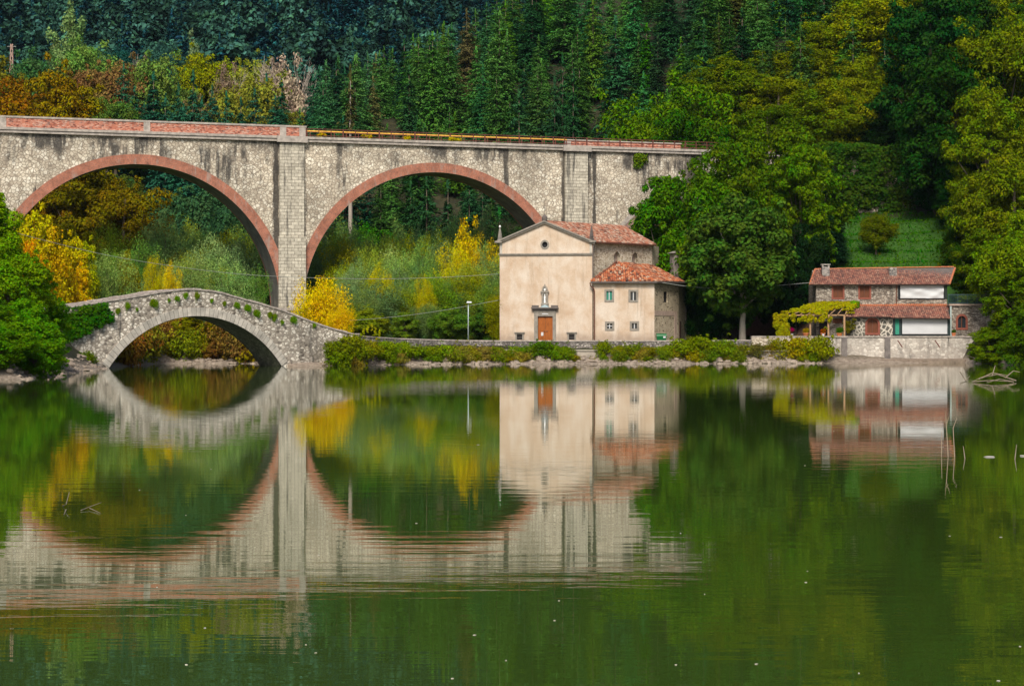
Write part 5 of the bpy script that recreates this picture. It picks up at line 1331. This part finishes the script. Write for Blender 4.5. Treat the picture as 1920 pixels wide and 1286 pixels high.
# right-hand woods
RW = 'broadleaf trees on the right hillside'  # darkest tints below put the deep shade of the woods into leaf colour
for k, px, yt, Y, w_, t, lab in (
 ('locust', 1255, 132, 322, 130, (0.081, 0.163, 0.018), 'bright green tree standing just above the right end of the viaduct'),
 ('large', 1300, 190, 312, 150, (0.037, 0.096, 0.013), 'green tree behind the end of the railing'),
 ('locust', 1375, 100, 335, 170, (0.111, 0.148, 0.016), 'olive green tree with layered crown above the biggest tree'),
 ('locust', 1475, 78, 345, 160, (0.118, 0.148, 0.015), 'olive green tree highest in the middle of the right hillside'),
 ('large', 1440, 190, 318, 170, (0.067, 0.111, 0.013), 'mid green tree behind the biggest bright tree'),
 ('large', 1545, 150, 325, 190, (0.089, 0.126, 0.012), 'dark olive tree above the ivy covered wall'),
 ('locust', 1640, -25, 350, 230, (0.200, 0.222, 0.010), 'large yellow green tree at the top right of the hill'),
 ('locust', 1560, 30, 352, 130, (0.133, 0.178, 0.012), 'yellowish tree on the left of the large yellow green one'),
 ('locust', 1625, 95, 330, 160, (0.126, 0.155, 0.012), 'olive tree below the large yellow green tree'),
 ('large', 1745, -40, 318, 190, (0.016, 0.053, 0.013), 'dark green tree between the yellow green tree and the right edge'),
 ('large', 1790, 60, 305, 150, (0.019, 0.053, 0.009), 'dark green tree right of the ivy covered wall'),
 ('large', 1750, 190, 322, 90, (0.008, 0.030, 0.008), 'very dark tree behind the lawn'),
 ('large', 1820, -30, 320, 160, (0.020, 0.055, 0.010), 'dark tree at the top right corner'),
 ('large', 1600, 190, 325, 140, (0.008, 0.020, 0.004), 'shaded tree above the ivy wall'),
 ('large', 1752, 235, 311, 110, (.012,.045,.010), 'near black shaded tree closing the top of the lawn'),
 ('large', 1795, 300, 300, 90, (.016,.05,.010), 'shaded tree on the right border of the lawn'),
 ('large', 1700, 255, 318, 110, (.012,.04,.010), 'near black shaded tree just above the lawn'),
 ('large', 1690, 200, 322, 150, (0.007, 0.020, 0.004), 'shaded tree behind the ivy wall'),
 ('locust', 1880, 5, 306, 180, (.115,.165,.014), 'tall yellow olive tree at the right edge'),
 ('large', 1852, 150, 290, 150, (.11,.16,.014), 'yellow olive tree under the tallest one at the right edge'),
 ('large', 1905, 250, 276, 190, (.12,.145,.016), 'brownish olive tree cut by the right frame edge'),
 ('large', 1838, 300, 281, 120, (.09,.13,.012), 'olive tree between the yellow olive trees and the lawn'),
 ('large', 1850, 420, 268, 130, (.085,.12,.012), 'olive tree behind the house wing'),
 ('bushy', 1912, 395, 254, 130, (0.126, 0.185, 0.010), 'yellow green tree leaning over the house wing'),
 ('bushy', 1915, 490, 248, 130, (0.096, 0.148, 0.010), 'green tree hanging over the water right of the quay'),
 ('bushy', 1888, 588, 250, 100, (0.081, 0.133, 0.009), 'low green bush over the end of the quay wall'),
 ('bushy', 1856, 606, 249, 120, (.12,.19,.014), 'lowest dark bush hiding the end of the quay wall'),
 ('bushy', 1925, 570, 240, 110, (0.067, 0.118, 0.009), 'dark green bush at the right edge above the water'),
 ('large', 1455, 200, 288, 215, (0.071, 0.124, 0.006), 'biggest bright green tree right of the viaduct'),
 ('large', 1375, 225, 284, 150, (0.059, 0.113, 0.007), 'bright green tree leaning over the railing end'),
 ('large', 1500, 255, 280, 130, (0.082, 0.145, 0.006), 'fresh green tree on the right of the biggest one'),
 ('bushy', 1250, 300, 282, 130, (0.054, 0.136, 0.007), 'bright green tree covering the walled up arch'),
 ('bushy', 1330, 330, 276, 130, (0.063, 0.148, 0.009), 'bright green tree above the annex chimney'),
 ('bushy', 1225, 370, 284, 90, (0.056, 0.133, 0.010), 'green tree rising behind the chapel roof'),
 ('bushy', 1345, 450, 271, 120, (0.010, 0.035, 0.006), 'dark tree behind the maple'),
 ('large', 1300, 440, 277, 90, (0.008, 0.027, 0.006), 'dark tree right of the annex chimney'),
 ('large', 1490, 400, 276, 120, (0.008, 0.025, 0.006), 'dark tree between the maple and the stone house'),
 ('conifer', 1548, 360, 281, 80, (.014,.040,.016), 'dark conifer behind the left end of the stone house'),
 ('conifer', 1570, 385, 285, 60, (.014,.040,.016), 'dark conifer behind the stone house chimney'),
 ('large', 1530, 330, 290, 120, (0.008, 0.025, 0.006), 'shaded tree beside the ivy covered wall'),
 ('round', 1642, 398, 290, 66, (0.096, 0.126, 0.012), 'small olive green tree on the edge of the lawn'),
 ('large', 1812, 380, 280, 90, (0.030, 0.056, 0.009), 'dark olive tree behind the right end of the stone house'),
 ('large', 1830, 450, 272, 90, (0.037, 0.074, 0.009), 'olive tree above the house roof terrace'),
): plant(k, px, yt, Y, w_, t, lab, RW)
plant('maple', 1392, 362, 263.5, 232, (.058, .10, .022), 'round dark maple with a pale trunk on the lawn left of the stone house', zb=3.2)

# yellow bush by the pier
def tuft_bush(px, ytop, Y, wpx, tint, label, zb=None):
    me, t, H0, W0 = TUFT; x = Xp(px, Y); z0 = (gz(x, Y) if zb is None else zb)-.3; H = Zp(ytop, Y)-z0
    r = empty('shrub', (x, Y, z0), label, 'shrub'); s = wpx*Y/F/W0
    c = bpy.data.objects.new('foliage', me); COL.objects.link(c); c.parent = r; c.scale = (s, s, H/H0); c.color = (*tint, 1)
    k = bpy.data.objects.new('stem', t); COL.objects.link(k); k.parent = r; k.scale = (s, s, H/H0)
tuft_bush(606, 520, 246, 100, (.66, .50, .018), 'bright yellow bush in front of the viaduct pier')
tuft_bush(640, 570, 243, 54, (.66, .46, .016), 'smaller yellow bush on the right of the tall one')
tuft_bush(572, 560, 247, 40, (.55, .50, .012), 'yellow green bush on the left of the pier foot')

# bank shrubs
BK = 'leafy shrubs along the foot of the shore wall'
SHR = [(628, 640, 40, (.13,.17,.02)), (655, 630, 52, (.14,.17,.018)), (690, 634, 46, (.22,.24,.02)), (722, 640, 44, (.16,.23,.018)), (752, 642, 44, (.17,.23,.018)), (782, 646, 46, (.14,.21,.018)), (812, 650, 44, (.17,.22,.018)), (842, 648, 46, (.17,.24,.018)), (872, 646, 40, (.20,.22,.02)), (896, 652, 26, (.22,.15,.05)),
       (968, 650, 30, (.15,.22,.02)), (990, 646, 36, (.13,.21,.02)), (1018, 640, 46, (.07,.13,.018)), (1046, 648, 40, (.13,.21,.02)), (1068, 650, 24, (.12,.18,.02)),
       (1130, 641, 32, (.15,.20,.02)), (1158, 648, 28, (.17,.20,.02)), (1186, 643, 36, (.15,.19,.02)), (1216, 650, 34, (.20,.19,.02)), (1245, 648, 36, (.16,.21,.018)),
       (1278, 634, 56, (.15,.20,.018)), (1312, 632, 60, (.14,.20,.018)), (1350, 638, 56, (.12,.18,.016)), (1385, 644, 44, (.15,.18,.02)), (1414, 646, 34, (.12,.12,.03))]
ORD = ['first', 'second', 'third', 'fourth', 'fifth', 'sixth', 'seventh', 'eighth', 'ninth', 'tenth', 'eleventh', 'twelfth', 'thirteenth', 'fourteenth', 'fifteenth', 'sixteenth', 'seventeenth', 'eighteenth']
def shl(i):
    if i < 10: return '%s bank shrub from the left between footbridge and chapel' % ORD[i]
    if i < 15: return '%s bank shrub from the left below the chapel facade' % ORD[i-10]
    if i < 20: return '%s bank shrub from the left below the plastered annex' % ORD[i-15]
    return '%s bank shrub from the left in the hedge in front of the maple' % ORD[i-20]
for i, (px, yt, w_, t) in enumerate(SHR):
    Y = float(np.interp(px, [620, 700, 750, 870, 1000, 1280, 1410], [233.5, 238.5, 242.5, 246.5, 248.6, 251, 252.6]))
    plant('shrub', px, yt, Y, w_, t, shl(i), BK, zb=.95 if px > 880 else .9, dz=0)
for px, yt, w_, t, lab in ((156, 656, 24, (.11,.16,.025), 'small round shrub at the water beside the left bridge foot'), (1462, 632, 44, (.20,.20,.02), 'yellow green creeper on the garden wall, leftmost'), (1496, 634, 50, (.26,.25,.018), 'yellowest creeper on the garden wall below the pergola'), (1528, 632, 40, (.17,.18,.02), 'creeper on the garden wall beside the quay wall corner'), (1440, 644, 36, (.15,.12,.03), 'brownish scrub left of the yellow creeper')):
    Y = 215 if px < 200 else 253.8
    plant('shrub', px, yt, Y, w_, t, lab, zb=.5 if px > 200 else .3, dz=0)

rs_ = random.Random(71)
for i in range(38):
    px = rs_.uniform(612, 1540); Y = float(np.interp(px, [620, 700, 750, 870, 1000, 1280, 1410, 1540], [232.5, 237.5, 241.5, 245.3, 247.4, 249.8, 251.2, 253.2]))+rs_.uniform(-.3, .8)
    plant('shrub', px, rs_.uniform(650, 668), Y, rs_.uniform(14, 34), rs_.choice([(.16,.19,.03), (.22,.19,.05), (.12,.17,.025), (.24,.22,.04)]), 'ordinary low straggling plant on the stony bank in front of the shrubs', 'low straggling plants on the stony bank', dz=-.15)
# plants growing on the footbridge
def bridge_plants():
    rng = random.Random(3)
    for q_, (px, py, s) in enumerate(sorted(((220, 585, .8), (238, 576, 1.1), (256, 580, .9), (287, 571, 1.3), (331, 560, .9), (347, 556, .8), (368, 557, 1.2), (396, 564, .8), (420, 570, .8), (443, 573, 1.0), (463, 579, 1.0), (480, 589, 1.0), (513, 598, 1.1), (528, 605, .8), (549, 601, 1.2), (588, 611, .9), (316, 563, .6), (505, 592, .7)))):
        sb = bs(px); p = Bp(sb, -.12, 0); z = Zp(py+3, p.y)
        me, t, H0, W0 = PR['shrub'][rng.randrange(3)]; r = empty('wall_plant', (p.x, p.y, z), '%s green tuft from the left on the footbridge face' % ORD[q_], 'plant', 'tufts growing on the footbridge')
        c = bpy.data.objects.new('foliage', me); COL.objects.link(c); c.parent = r; k = s*rng.uniform(.12, .26); c.scale = (k, k*.5, k*1.5); c.color = (.12, .20+rng.uniform(-.03, .03), .02, 1)
bridge_plants()

def ivy(name, pts, n, size, tint, label, cat='ivy', mat=None, spread=.5, aspect=.8, seed=1, up=.3, nrm=(0, -1, 0)):
    """pts: list of (centre, radii) ellipsoids covered in leaves"""
    rng = np.random.default_rng(seed); out = []
    for c, r in pts:
        k = max(8, int(n*(r[0]*r[2])**.8)); d = unit(rng.normal(size=(k, 3))); rad = .6+.5*rng.random(k)
        p = np.array(c)+d*np.array(r)*rad[:, None]; nr = d*.6+np.array(nrm)*.7+np.array([0, 0, up])+rng.normal(0, .4, (k, 3))
        out.append(cards(p, nr, size*(.6+.8*rng.random(k)), aspect, rng))
    me = q_mesh(name, np.concatenate(out), M['leaf']); o = bpy.data.objects.new(name, me); COL.objects.link(o); o.color = (*tint, 1); tag(o, label, cat); return o
def bline(a, b, n): return [Vector(a).lerp(Vector(b), i/(n-1)) for i in range(n)]
rg = random.Random(12)
pts = []
for i in range(60):
    px = rg.uniform(122, 203); f = (px-122)/81; ytop = 582-14*f; ybot = 640-42*f; py = rg.uniform(ytop+4, ybot); p = Bp(bs(px), -.2, 0); pts.append(((p.x, p.y, Zp(py, p.y)), (.7, .35, .55)))
ivy('ivy', pts, 190, .26, (.038, .10, .012), 'dark green ivy covering the left end of the stone footbridge', seed=4)
pts = []
for i in range(330):
    s = rg.uniform(s_of(1520), 75); zt = 32.6; z = rg.uniform(14, 32.2) if rg.random() < .8 else zt-.2; p = V(s, -.4-rg.random()*.9, z); pts.append((tuple(p), (rg.uniform(1.0, 2.0), .6, rg.uniform(.6, 1.2))))
for i in range(70):
    s = s_of(1530)+(75-s_of(1530))*i/69; p = V(s, rg.uniform(-.6, .6), 32.3+rg.uniform(-.15, .25)); pts.append((tuple(p), (1.1, .9, .55)))
ivy('ivy_mass', pts, 95, .42, (.032, .065, .012), 'dark creeper mass hanging over the ivy covered end of the viaduct', seed=5)
# pergola with vine
def pergola():
    Y0, Y1 = 257.9, 262.3; z = Zp(592, Y0); zb = Zp(571, Y1)
    r = empty('pergola', (Xp(1520, 259), 259, 3.4), 'wooden pergola overgrown by yellow vine left of the stone house', 'pergola')
    for px in (1519, 1553, 1583):
        mb = MB(); x = Xp(px, Y0); mb.box(x-.11, x+.11, Y0-.11, Y0+.11, 3.3, z); mb.build('post', M['post'], r)
    mb = MB(); mb.box(Xp(1466, Y0), Xp(1590, Y0), Y0-.09, Y0+.09, z, z+.16); mb.build('beam', M['post'], r)
    mb = MB(); mb.box(Xp(1530, Y1), Xp(1600, Y1), Y1-.05, Y1+.1, zb, zb+.14)
    mb.build('wall_plate', M['post'], r)
    for i in range(9):
        mb = MB(); x0 = Xp(1472+i*14, Y0); x1 = Xp(1532+i*8, Y1); mb.tube([(x0, Y0-.3, z+.2), (x1, Y1, zb+.2)], .06, 5); mb.build('rafter', M['post'], r)
    return r
pergola()
pts = []
Y0, Y1 = 257.6, 262.2
for i in range(170):
    u, v = rg.random(), rg.random()**.8; x = (1-v)*Xp(1458+u*138, Y0) + v*Xp(1534+u*72, Y1); y = Y0+(Y1-Y0)*v; z = (1-v)*Zp(590, Y0)+v*Zp(568, Y1)
    if u > .62 and .1 < v < .55 and rg.random() < .75: continue
    pts.append(((x, y, z+.12), (.5, .4, .11)))
for i in range(40): px = rg.uniform(1453, 1478); py = rg.uniform(592, 634) if px > 1458 else rg.uniform(592, 612); pts.append(((Xp(px, Y0), Y0-.1, Zp(py, Y0)), (.35, .3, .4)))
for i in range(26): px = rg.uniform(1480, 1560); pts.append(((Xp(px, Y0), Y0, Zp(rg.uniform(592, 602), Y0)), (.22, .2, .3)))
ivy('grape_vine', pts, 330, .26, (.24, .22, .012), 'yellow autumn grape vine spread over the pergola roof', 'vine', seed=6, up=.6)
pts = [((Xp(rg.uniform(1585, 1602), 259.3), 259.4, Zp(rg.uniform(600, 622), 259.3)), (.3, .25, .35)) for i in range(16)]
ivy('climbing_plant', pts, 200, .24, (.11, .10, .02), 'brown green climber beside the rightmost pergola post', 'climber', seed=7)
pts = [((Xp(rg.uniform(1592, 1606), 261.8), 261.5, Zp(rg.uniform(566, 576), 261.8)), (.45, .4, .25)) for i in range(14)]
ivy('climbing_plant', pts, 300, .24, (.10, .19, .012), 'bright green leaves at the upper right corner of the pergola', 'climber', seed=8)
# creeper tufts under the viaduct cornice
pts = [(tuple(V(s_of(rg.uniform(1190, 1210)), -.3, Zp(rg.uniform(292, 312), 300))), (.5, .3, .6)) for i in range(16)]
ivy('hanging_creeper', pts, 90, .3, (.07, .12, .02), 'small creeper hanging under the viaduct cornice right of the pilaster', 'creeper', seed=9)
pts = [(tuple(V(s_of(rg.choice([605, 690, 760, 848, 852, 905])+rg.uniform(-8, 8)), rg.uniform(-.2, .5), 31.9+rg.uniform(0, .3))), (.4, .3, .25)) for i in range(26)]
ivy('deck_weeds', pts, 160, .26, (.34, .25, .02), 'yellow weeds growing along the viaduct railing', 'weeds', seed=10)
pts = [((Xp(px, 240), 239.5, Zp(py, 240)), (.12, .12, .5)) for px, py in ((682, 622), (690, 618), (698, 614), (704, 620), (712, 624))]
ivy('tall_weed', pts, 260, .22, (.24, .26, .04), 'pale upright weed standing on the shore wall right of the yellow bush', 'weed', seed=11)

# ------------------------------------------------------------------ rocks, driftwood, debris on the water
def rocks():
    rng = random.Random(21); mb = MB()
    for i in range(620):
        px = rng.uniform(600, 1545) if rng.random() < .9 else rng.uniform(215, 480); x0 = Xp(px, 248); Ys = float(np.interp(x0, SH_X, SH_Y)); y = Ys + rng.uniform(-.5, 2.6); x = Xp(px, y)
        s = rng.uniform(.10, .34)*(1.3 if rng.random() < .15 else 1); mb.blob((x, y, gz(x, y)+s*.2), (s*1.3, s, s*.75), rng, 6, 4, .28)
    for i in range(140):
        y = rng.uniform(160, 214); x = -40.3-(y-163)*.075 - rng.uniform(-.5, 2.0); s = rng.uniform(.10, .35); mb.blob((x, y, gz(x, y)+s*.2), (s*1.3, s, s*.7), rng, 6, 4, .28)
    o = mb.build('shore_rocks', M['rock']); tag(o, 'pale stones and rubble along the waterline', 'rocks', kind='stuff')
rocks()
def bank_weed():
    rng = np.random.default_rng(8); n = 2600
    px = rng.uniform(600, 1545, n); x0 = (px-960)/F*248; ys = np.interp(x0, SH_X, SH_Y)+rng.uniform(1.2, 3.4, n); x = (px-960)/F*ys; z = ground(x, ys)+.08
    keep = np.sin(px*.045)+np.sin(px*.013+1) > -.2; c = np.stack([x, ys, z], -1)[keep]
    v = cards(c, rng.normal(size=c.shape)*np.array([1, 1, .3]), .4*(.5+rng.random(len(c))), .25, rng, np.tile([[0, 0, 1.]], (len(c), 1))+rng.normal(0, .5, c.shape))
    me = q_mesh('bank_grass', v, M['leaf']); o = bpy.data.objects.new('bank_grass', me); COL.objects.link(o); o.color = (.20, .18, .05, 1); tag(o, 'thin dry grass and weeds on the stony bank', 'grass', kind='stuff')
    # short grass on the terraced lawn
    n = 14000; x = rng.uniform(40, 70, n); y = rng.uniform(281, 312, n); c = np.stack([x, y, ground(x, y)+.1], -1)
    v = cards(c, rng.normal(size=c.shape)*np.array([1, 1, .2])+np.array([0, -.5, .6]), .45*(.5+rng.random(n)), .3, rng, np.tile([[0, 0, 1.]], (n, 1))+rng.normal(0, .5, c.shape))
    me = q_mesh('lawn_grass', v, M['leaf']); o = bpy.data.objects.new('lawn_grass', me); COL.objects.link(o); o.color = (.038, .115, .010, 1); tag(o, 'green grass on the terraced lawn above the stone house', 'grass', kind='stuff')
bank_weed()

def twig(name, pxs, label, rad=.04, mat='drift'):
    """pxs: list of branches, each a list of (px, py_waterline, height)"""
    mb = MB(); o = None
    for br in pxs:
        pts = [Vector((Xp(px, CH*F/(wy-HOR)), CH*F/(wy-HOR), h)) for px, wy, h in br]
        if o is None: o = pts[0]
        k = rad; mb.tube(pts, [k*(1-.6*i/max(1, len(pts)-1)) for i in range(len(pts))], 5)
    me = mb.build(name, M[mat]); tag(me, label, 'branch')
twig('driftwood', [[(1905, 716, .1), (1870, 715, .55), (1840, 716, .35), (1822, 717, .05)], [(1800, 708, .5), (1811, 715, .02), (1818, 712, .3)], [(1900, 717, .05), (1875, 718, .3), (1850, 719, .08)], [(1860, 714, .4), (1866, 713, 1.2)], [(1885, 715, .3), (1900, 714, .8), (1912, 714, .7)], [(1835, 716, .2), (1860, 716, .7), (1890, 716, .5)], [(1825, 717, .05), (1860, 718, .2), (1900, 718, .1)]],
     'tangle of bleached driftwood in the shallow water at the right', .055)
twig('stick', [[(1765, 856, -.1), (1766, 852, .75)], [(1778, 856, -.1), (1774, 850, 1.0), (1772, 850, 1.35)], [(1790, 856, -.1), (1787, 850, .8), (1794, 848, 1.1)], [(1774, 850, .9), (1781, 850, 1.25)]], 'thin bare sticks poking out of the water at the right', .018)
twig('stick', [[(1902, 862, -.1), (1906, 858, .4)]], 'tiny stick poking from the water near the right edge', .02)
twig('stick', [[(1810, 860, -.1), (1806, 858, .35)]], 'tiny stick just right of the bare sticks', .02)
twig('floating_twig', [[(118, 948, 0), (124, 954, .10), (130, 946, .28)], [(124, 955, 0), (120, 966, .02)]], 'small forked twig poking from the water at the lower left', .014)
twig('floating_twig', [[(152, 958, .02), (168, 954, .05), (190, 952, .12)], [(168, 955, .03), (188, 963, .02)]], 'flat branching twig floating right of the forked one', .012)
for px, py, a, b, lab in ((1855, 857, 20, .35, 'pale floating debris near the bare sticks'), (1918, 855, 12, .3, 'pale floating debris cut by the right frame edge')):
    Y = CH*F/(py-HOR); x = Xp(px, Y); mb = MB(); rr = random.Random(px); mb.blob((x, Y, .01), (a*Y/F*.5, b*.6, .025), rr, 9, 4, .25)
    tag(mb.build('floating_debris', M['trim_light']), lab, 'debris')
rr = random.Random(31); mb = MB()
for i in range(34):
    py = 790 + 490*rr.random()**.8; px = rr.uniform(0, 1920); Y = CH*F/(py-HOR); s = rr.uniform(.006, .015)*(1 + .25*(Y < 40))*(Y/30)**.6; mb.blob((Xp(px, Y), Y, .004), (s*rr.uniform(1, 2.2), s*1.4, .006), rr, 6, 3, .2)
tag(mb.build('floating_petals', M['trim_light']), 'tiny pale leaves and fluff scattered over the water', 'floating leaves', kind='stuff')

# ------------------------------------------------------------------ lamp, cables, mast, bin, pots
def lamp():
    Y = 251.5; x = Xp(878, Y); r = empty('street_lamp', (x, Y, 2.7), 'slim galvanised street lamp beside the shore wall left of the chapel', 'street lamp')
    mb = MB(); mb.tube([(x, Y, 2.4), (x, Y, Zp(600, Y)), (x, Y, Zp(568, Y))], [.085, .07, .055], 8); mb.build('pole', M['galv'], r, smooth=True)
    mb = MB(); mb.hexa([(x-.22, Y-.35, Zp(568, Y)), (x+.45, Y-.35, Zp(568, Y)), (x+.45, Y+.25, Zp(568, Y)), (x-.22, Y+.25, Zp(568, Y))], [(x-.14, Y-.28, Zp(565, Y)), (x+.38, Y-.28, Zp(565.4, Y)), (x+.38, Y+.18, Zp(565.4, Y)), (x-.14, Y+.18, Zp(565, Y))]); mb.build('lamp_head', M['white'], r)
lamp()
def cable(pp, label, rad=.026, mat='cable'):
    pts = [P(*p) for p in pp]; out = []
    n = len(pts)
    for i in range(n-1):           # Catmull-Rom
        p0, p1, p2, p3 = pts[max(i-1, 0)], pts[i], pts[i+1], pts[min(i+2, n-1)]
        for k in range(8):
            t = k/8; out.append(.5*((2*p1)+(p2-p0)*t+(2*p0-5*p1+4*p2-p3)*t*t+(3*p1-p0-3*p2+p3)*t**3))
    out.append(pts[-1]); mb = MB(); mb.tube(out, rad, 5); o = mb.build('overhead_cable', M[mat]); tag(o, label, 'cable')
cable([(-60, 405, 205), (0, 428, 211), (120, 460, 220), (240, 486, 228), (400, 509, 238), (530, 519, 245), (700, 523, 252), (830, 520, 258), (934, 514, 263.1)], 'long sagging overhead cable from the left edge to the chapel corner')
cable([(655, 601, 243), (740, 594, 250), (830, 582, 256), (934, 563, 263.1)], 'lower overhead cable rising from the yellow bush to the chapel')
cable([(1242, 530, 261), (1300, 538, 261), (1380, 541, 261), (1450, 536, 261.5), (1520, 530, 262)], 'dark cable from the annex past the maple to the stone house', .03)
def mast():
    Y = 452; x = Xp(22, Y); z0 = gz(x, Y); zt = Zp(83, Y); r = empty('lattice_mast', (x, Y, z0), 'small rust coloured lattice mast at the far upper left', 'mast')
    H = zt-z0; mb = MB(); c = lambda i, h: (x+(1 if i in (0, 3) else -1)*(.75-.55*h/H), Y+(1 if i < 2 else -1)*(.75-.55*h/H), z0+h)
    for i in range(4): mb.tube([c(i, 0), c(i, H)], .07, 4)
    for k in range(14):
        h0, h1 = H*k/14, H*(k+1)/14
        for i in range(4): mb.tube([c(i, h0), c((i+1) % 4, h1)], .045, 3); mb.tube([c((i+1) % 4, h0), c(i, h1)], .045, 3)
    mb.build('lattice', plain('mast_paint', (.45,.30,.24), .7, .2), r)
    mb = MB(); mb.tube([(x-1.0, Y, zt-.6), (x+1.0, Y, zt-.6)], .08, 4); mb.build('crossarm', M['cable'], r)
mast()
def bin_():
    Y = 257; x0, x1 = Xp(1231, Y), Xp(1250, Y); r = empty('waste_container', ((x0+x1)/2, Y, 2.75), 'green wheeled waste container standing behind the shore wall', 'waste bin')
    mb = MB(); mb.hexa([(x0+.1, Y, 2.8), (x1-.1, Y, 2.8), (x1-.1, Y+.9, 2.8), (x0+.1, Y+.9, 2.8)], [(x0, Y-.1, 3.45), (x1, Y-.1, 3.45), (x1, Y+1, 3.45), (x0, Y+1, 3.45)]); mb.build('body', M['plasticgreen'], r)
    mb = MB(); n = 6
    for i in range(n):
        t0, t1 = math.pi*i/n, math.pi*(i+1)/n; h = lambda t: 3.46+.32*math.sin(t); yy = lambda t: Y+.45-.55*math.cos(t)
        mb.hexa([(x0, yy(t0), h(t0)), (x0, yy(t1), h(t1)), (x0, yy(t1), 3.455), (x0, yy(t0), 3.455)], [(x1, yy(t0), h(t0)), (x1, yy(t1), h(t1)), (x1, yy(t1), 3.455), (x1, yy(t0), 3.455)])
    mb.build('lid', M['plasticgreen'], r)
    mb = MB(); mb.box(x1-.45, x1-.15, Y-.14, Y-.1, 3.2, 3.42); mb.build('sticker', M['white'], r)
    for x in (x0+.25, x1-.25): mb = MB(); mb.lathe((x, Y+.1, 2.78), [(.02, -.1), (.1, -.08), (.1, .02)], 8); mb.build('wheel', M['dark'], r)
bin_()
def pot(px, lab, flower, Y=257.5, rad=.42, hgt=.42, mat='terracotta', pm=1.0):
    x = Xp(px, Y); r = empty('flower_pot', (x, Y, 3.45), lab, 'flower pot'); mb = MB(); mb.lathe((x, Y, 3.45), [(rad*.65, 0), (rad*.95, hgt*.8), (rad, hgt*.8), (rad, hgt), (rad*.85, hgt), (rad*.8, hgt*.85)], 14); mb.build('pot', M[mat], r, smooth=False)
    me = PR['shrub'][0][0]; c = bpy.data.objects.new('plant', me); COL.objects.link(c); c.parent = r; k = rad*2.1/3.6*pm; c.scale = (k, k, k*1.1); c.location = (0, 0, hgt*.85); c.color = (*flower, 1)
pot(1511, 'wide terracotta pot left of the leftmost pergola post', (.30, .22, .03))
pot(1543, 'terracotta pot beside the small white pot', (.30, .10, .03), rad=.36)
pot(1543.5, 'small white pot on the quay edge in front of the terracotta one', (.25, .08, .03), Y=256.7, rad=.17, hgt=.3, mat='white', pm=.6)
pot(1574, 'terracotta pot with green plant left of the rightmost pergola post', (.05, .12, .015), rad=.4, pm=1.2)
pot(1788, 'terracotta pot beside the arched window of the wing', (.06, .10, .02), Y=257.9, rad=.3)
def purple():
    Y = 256.2; x = Xp(1485, Y); r = empty('standard_flower', (x, Y, 3.4), 'small purple flowering ball plant in a white pot on the garden wall', 'potted flower')
    mb = MB(); mb.lathe((x, Y, 3.4), [(.12, 0), (.17, .3), (.17, .34)], 10); mb.build('pot', M['white'], r)
    mb = MB(); mb.tube([(x, Y, 3.7), (x, Y, 4.1)], .03, 5); mb.build('stem', M['bark'], r)
    c = bpy.data.objects.new('flowers', PR['shrub'][2][0]); COL.objects.link(c); c.parent = r; c.scale = (.17, .17, .2); c.location = (0, 0, .62); c.color = (.30, .03, .09, 1)
purple()

# ------------------------------------------------------------------ haze of the valley air
def haze():
    mb = MB(); mb.box(-700, 700, -60, 1100, -5, 420); m = NT('haze'); v = m.n('VolumePrincipled', {'Color': (.55, .75, 1.0, 1), 'Density': .00002, 'Anisotropy': .0})
    m.n('OutputMaterial', {'Volume': v.outputs[0]}); o = mb.build('haze', m.m); tag(o, 'thin blue haze in the valley air', 'haze', kind='stuff')
haze()
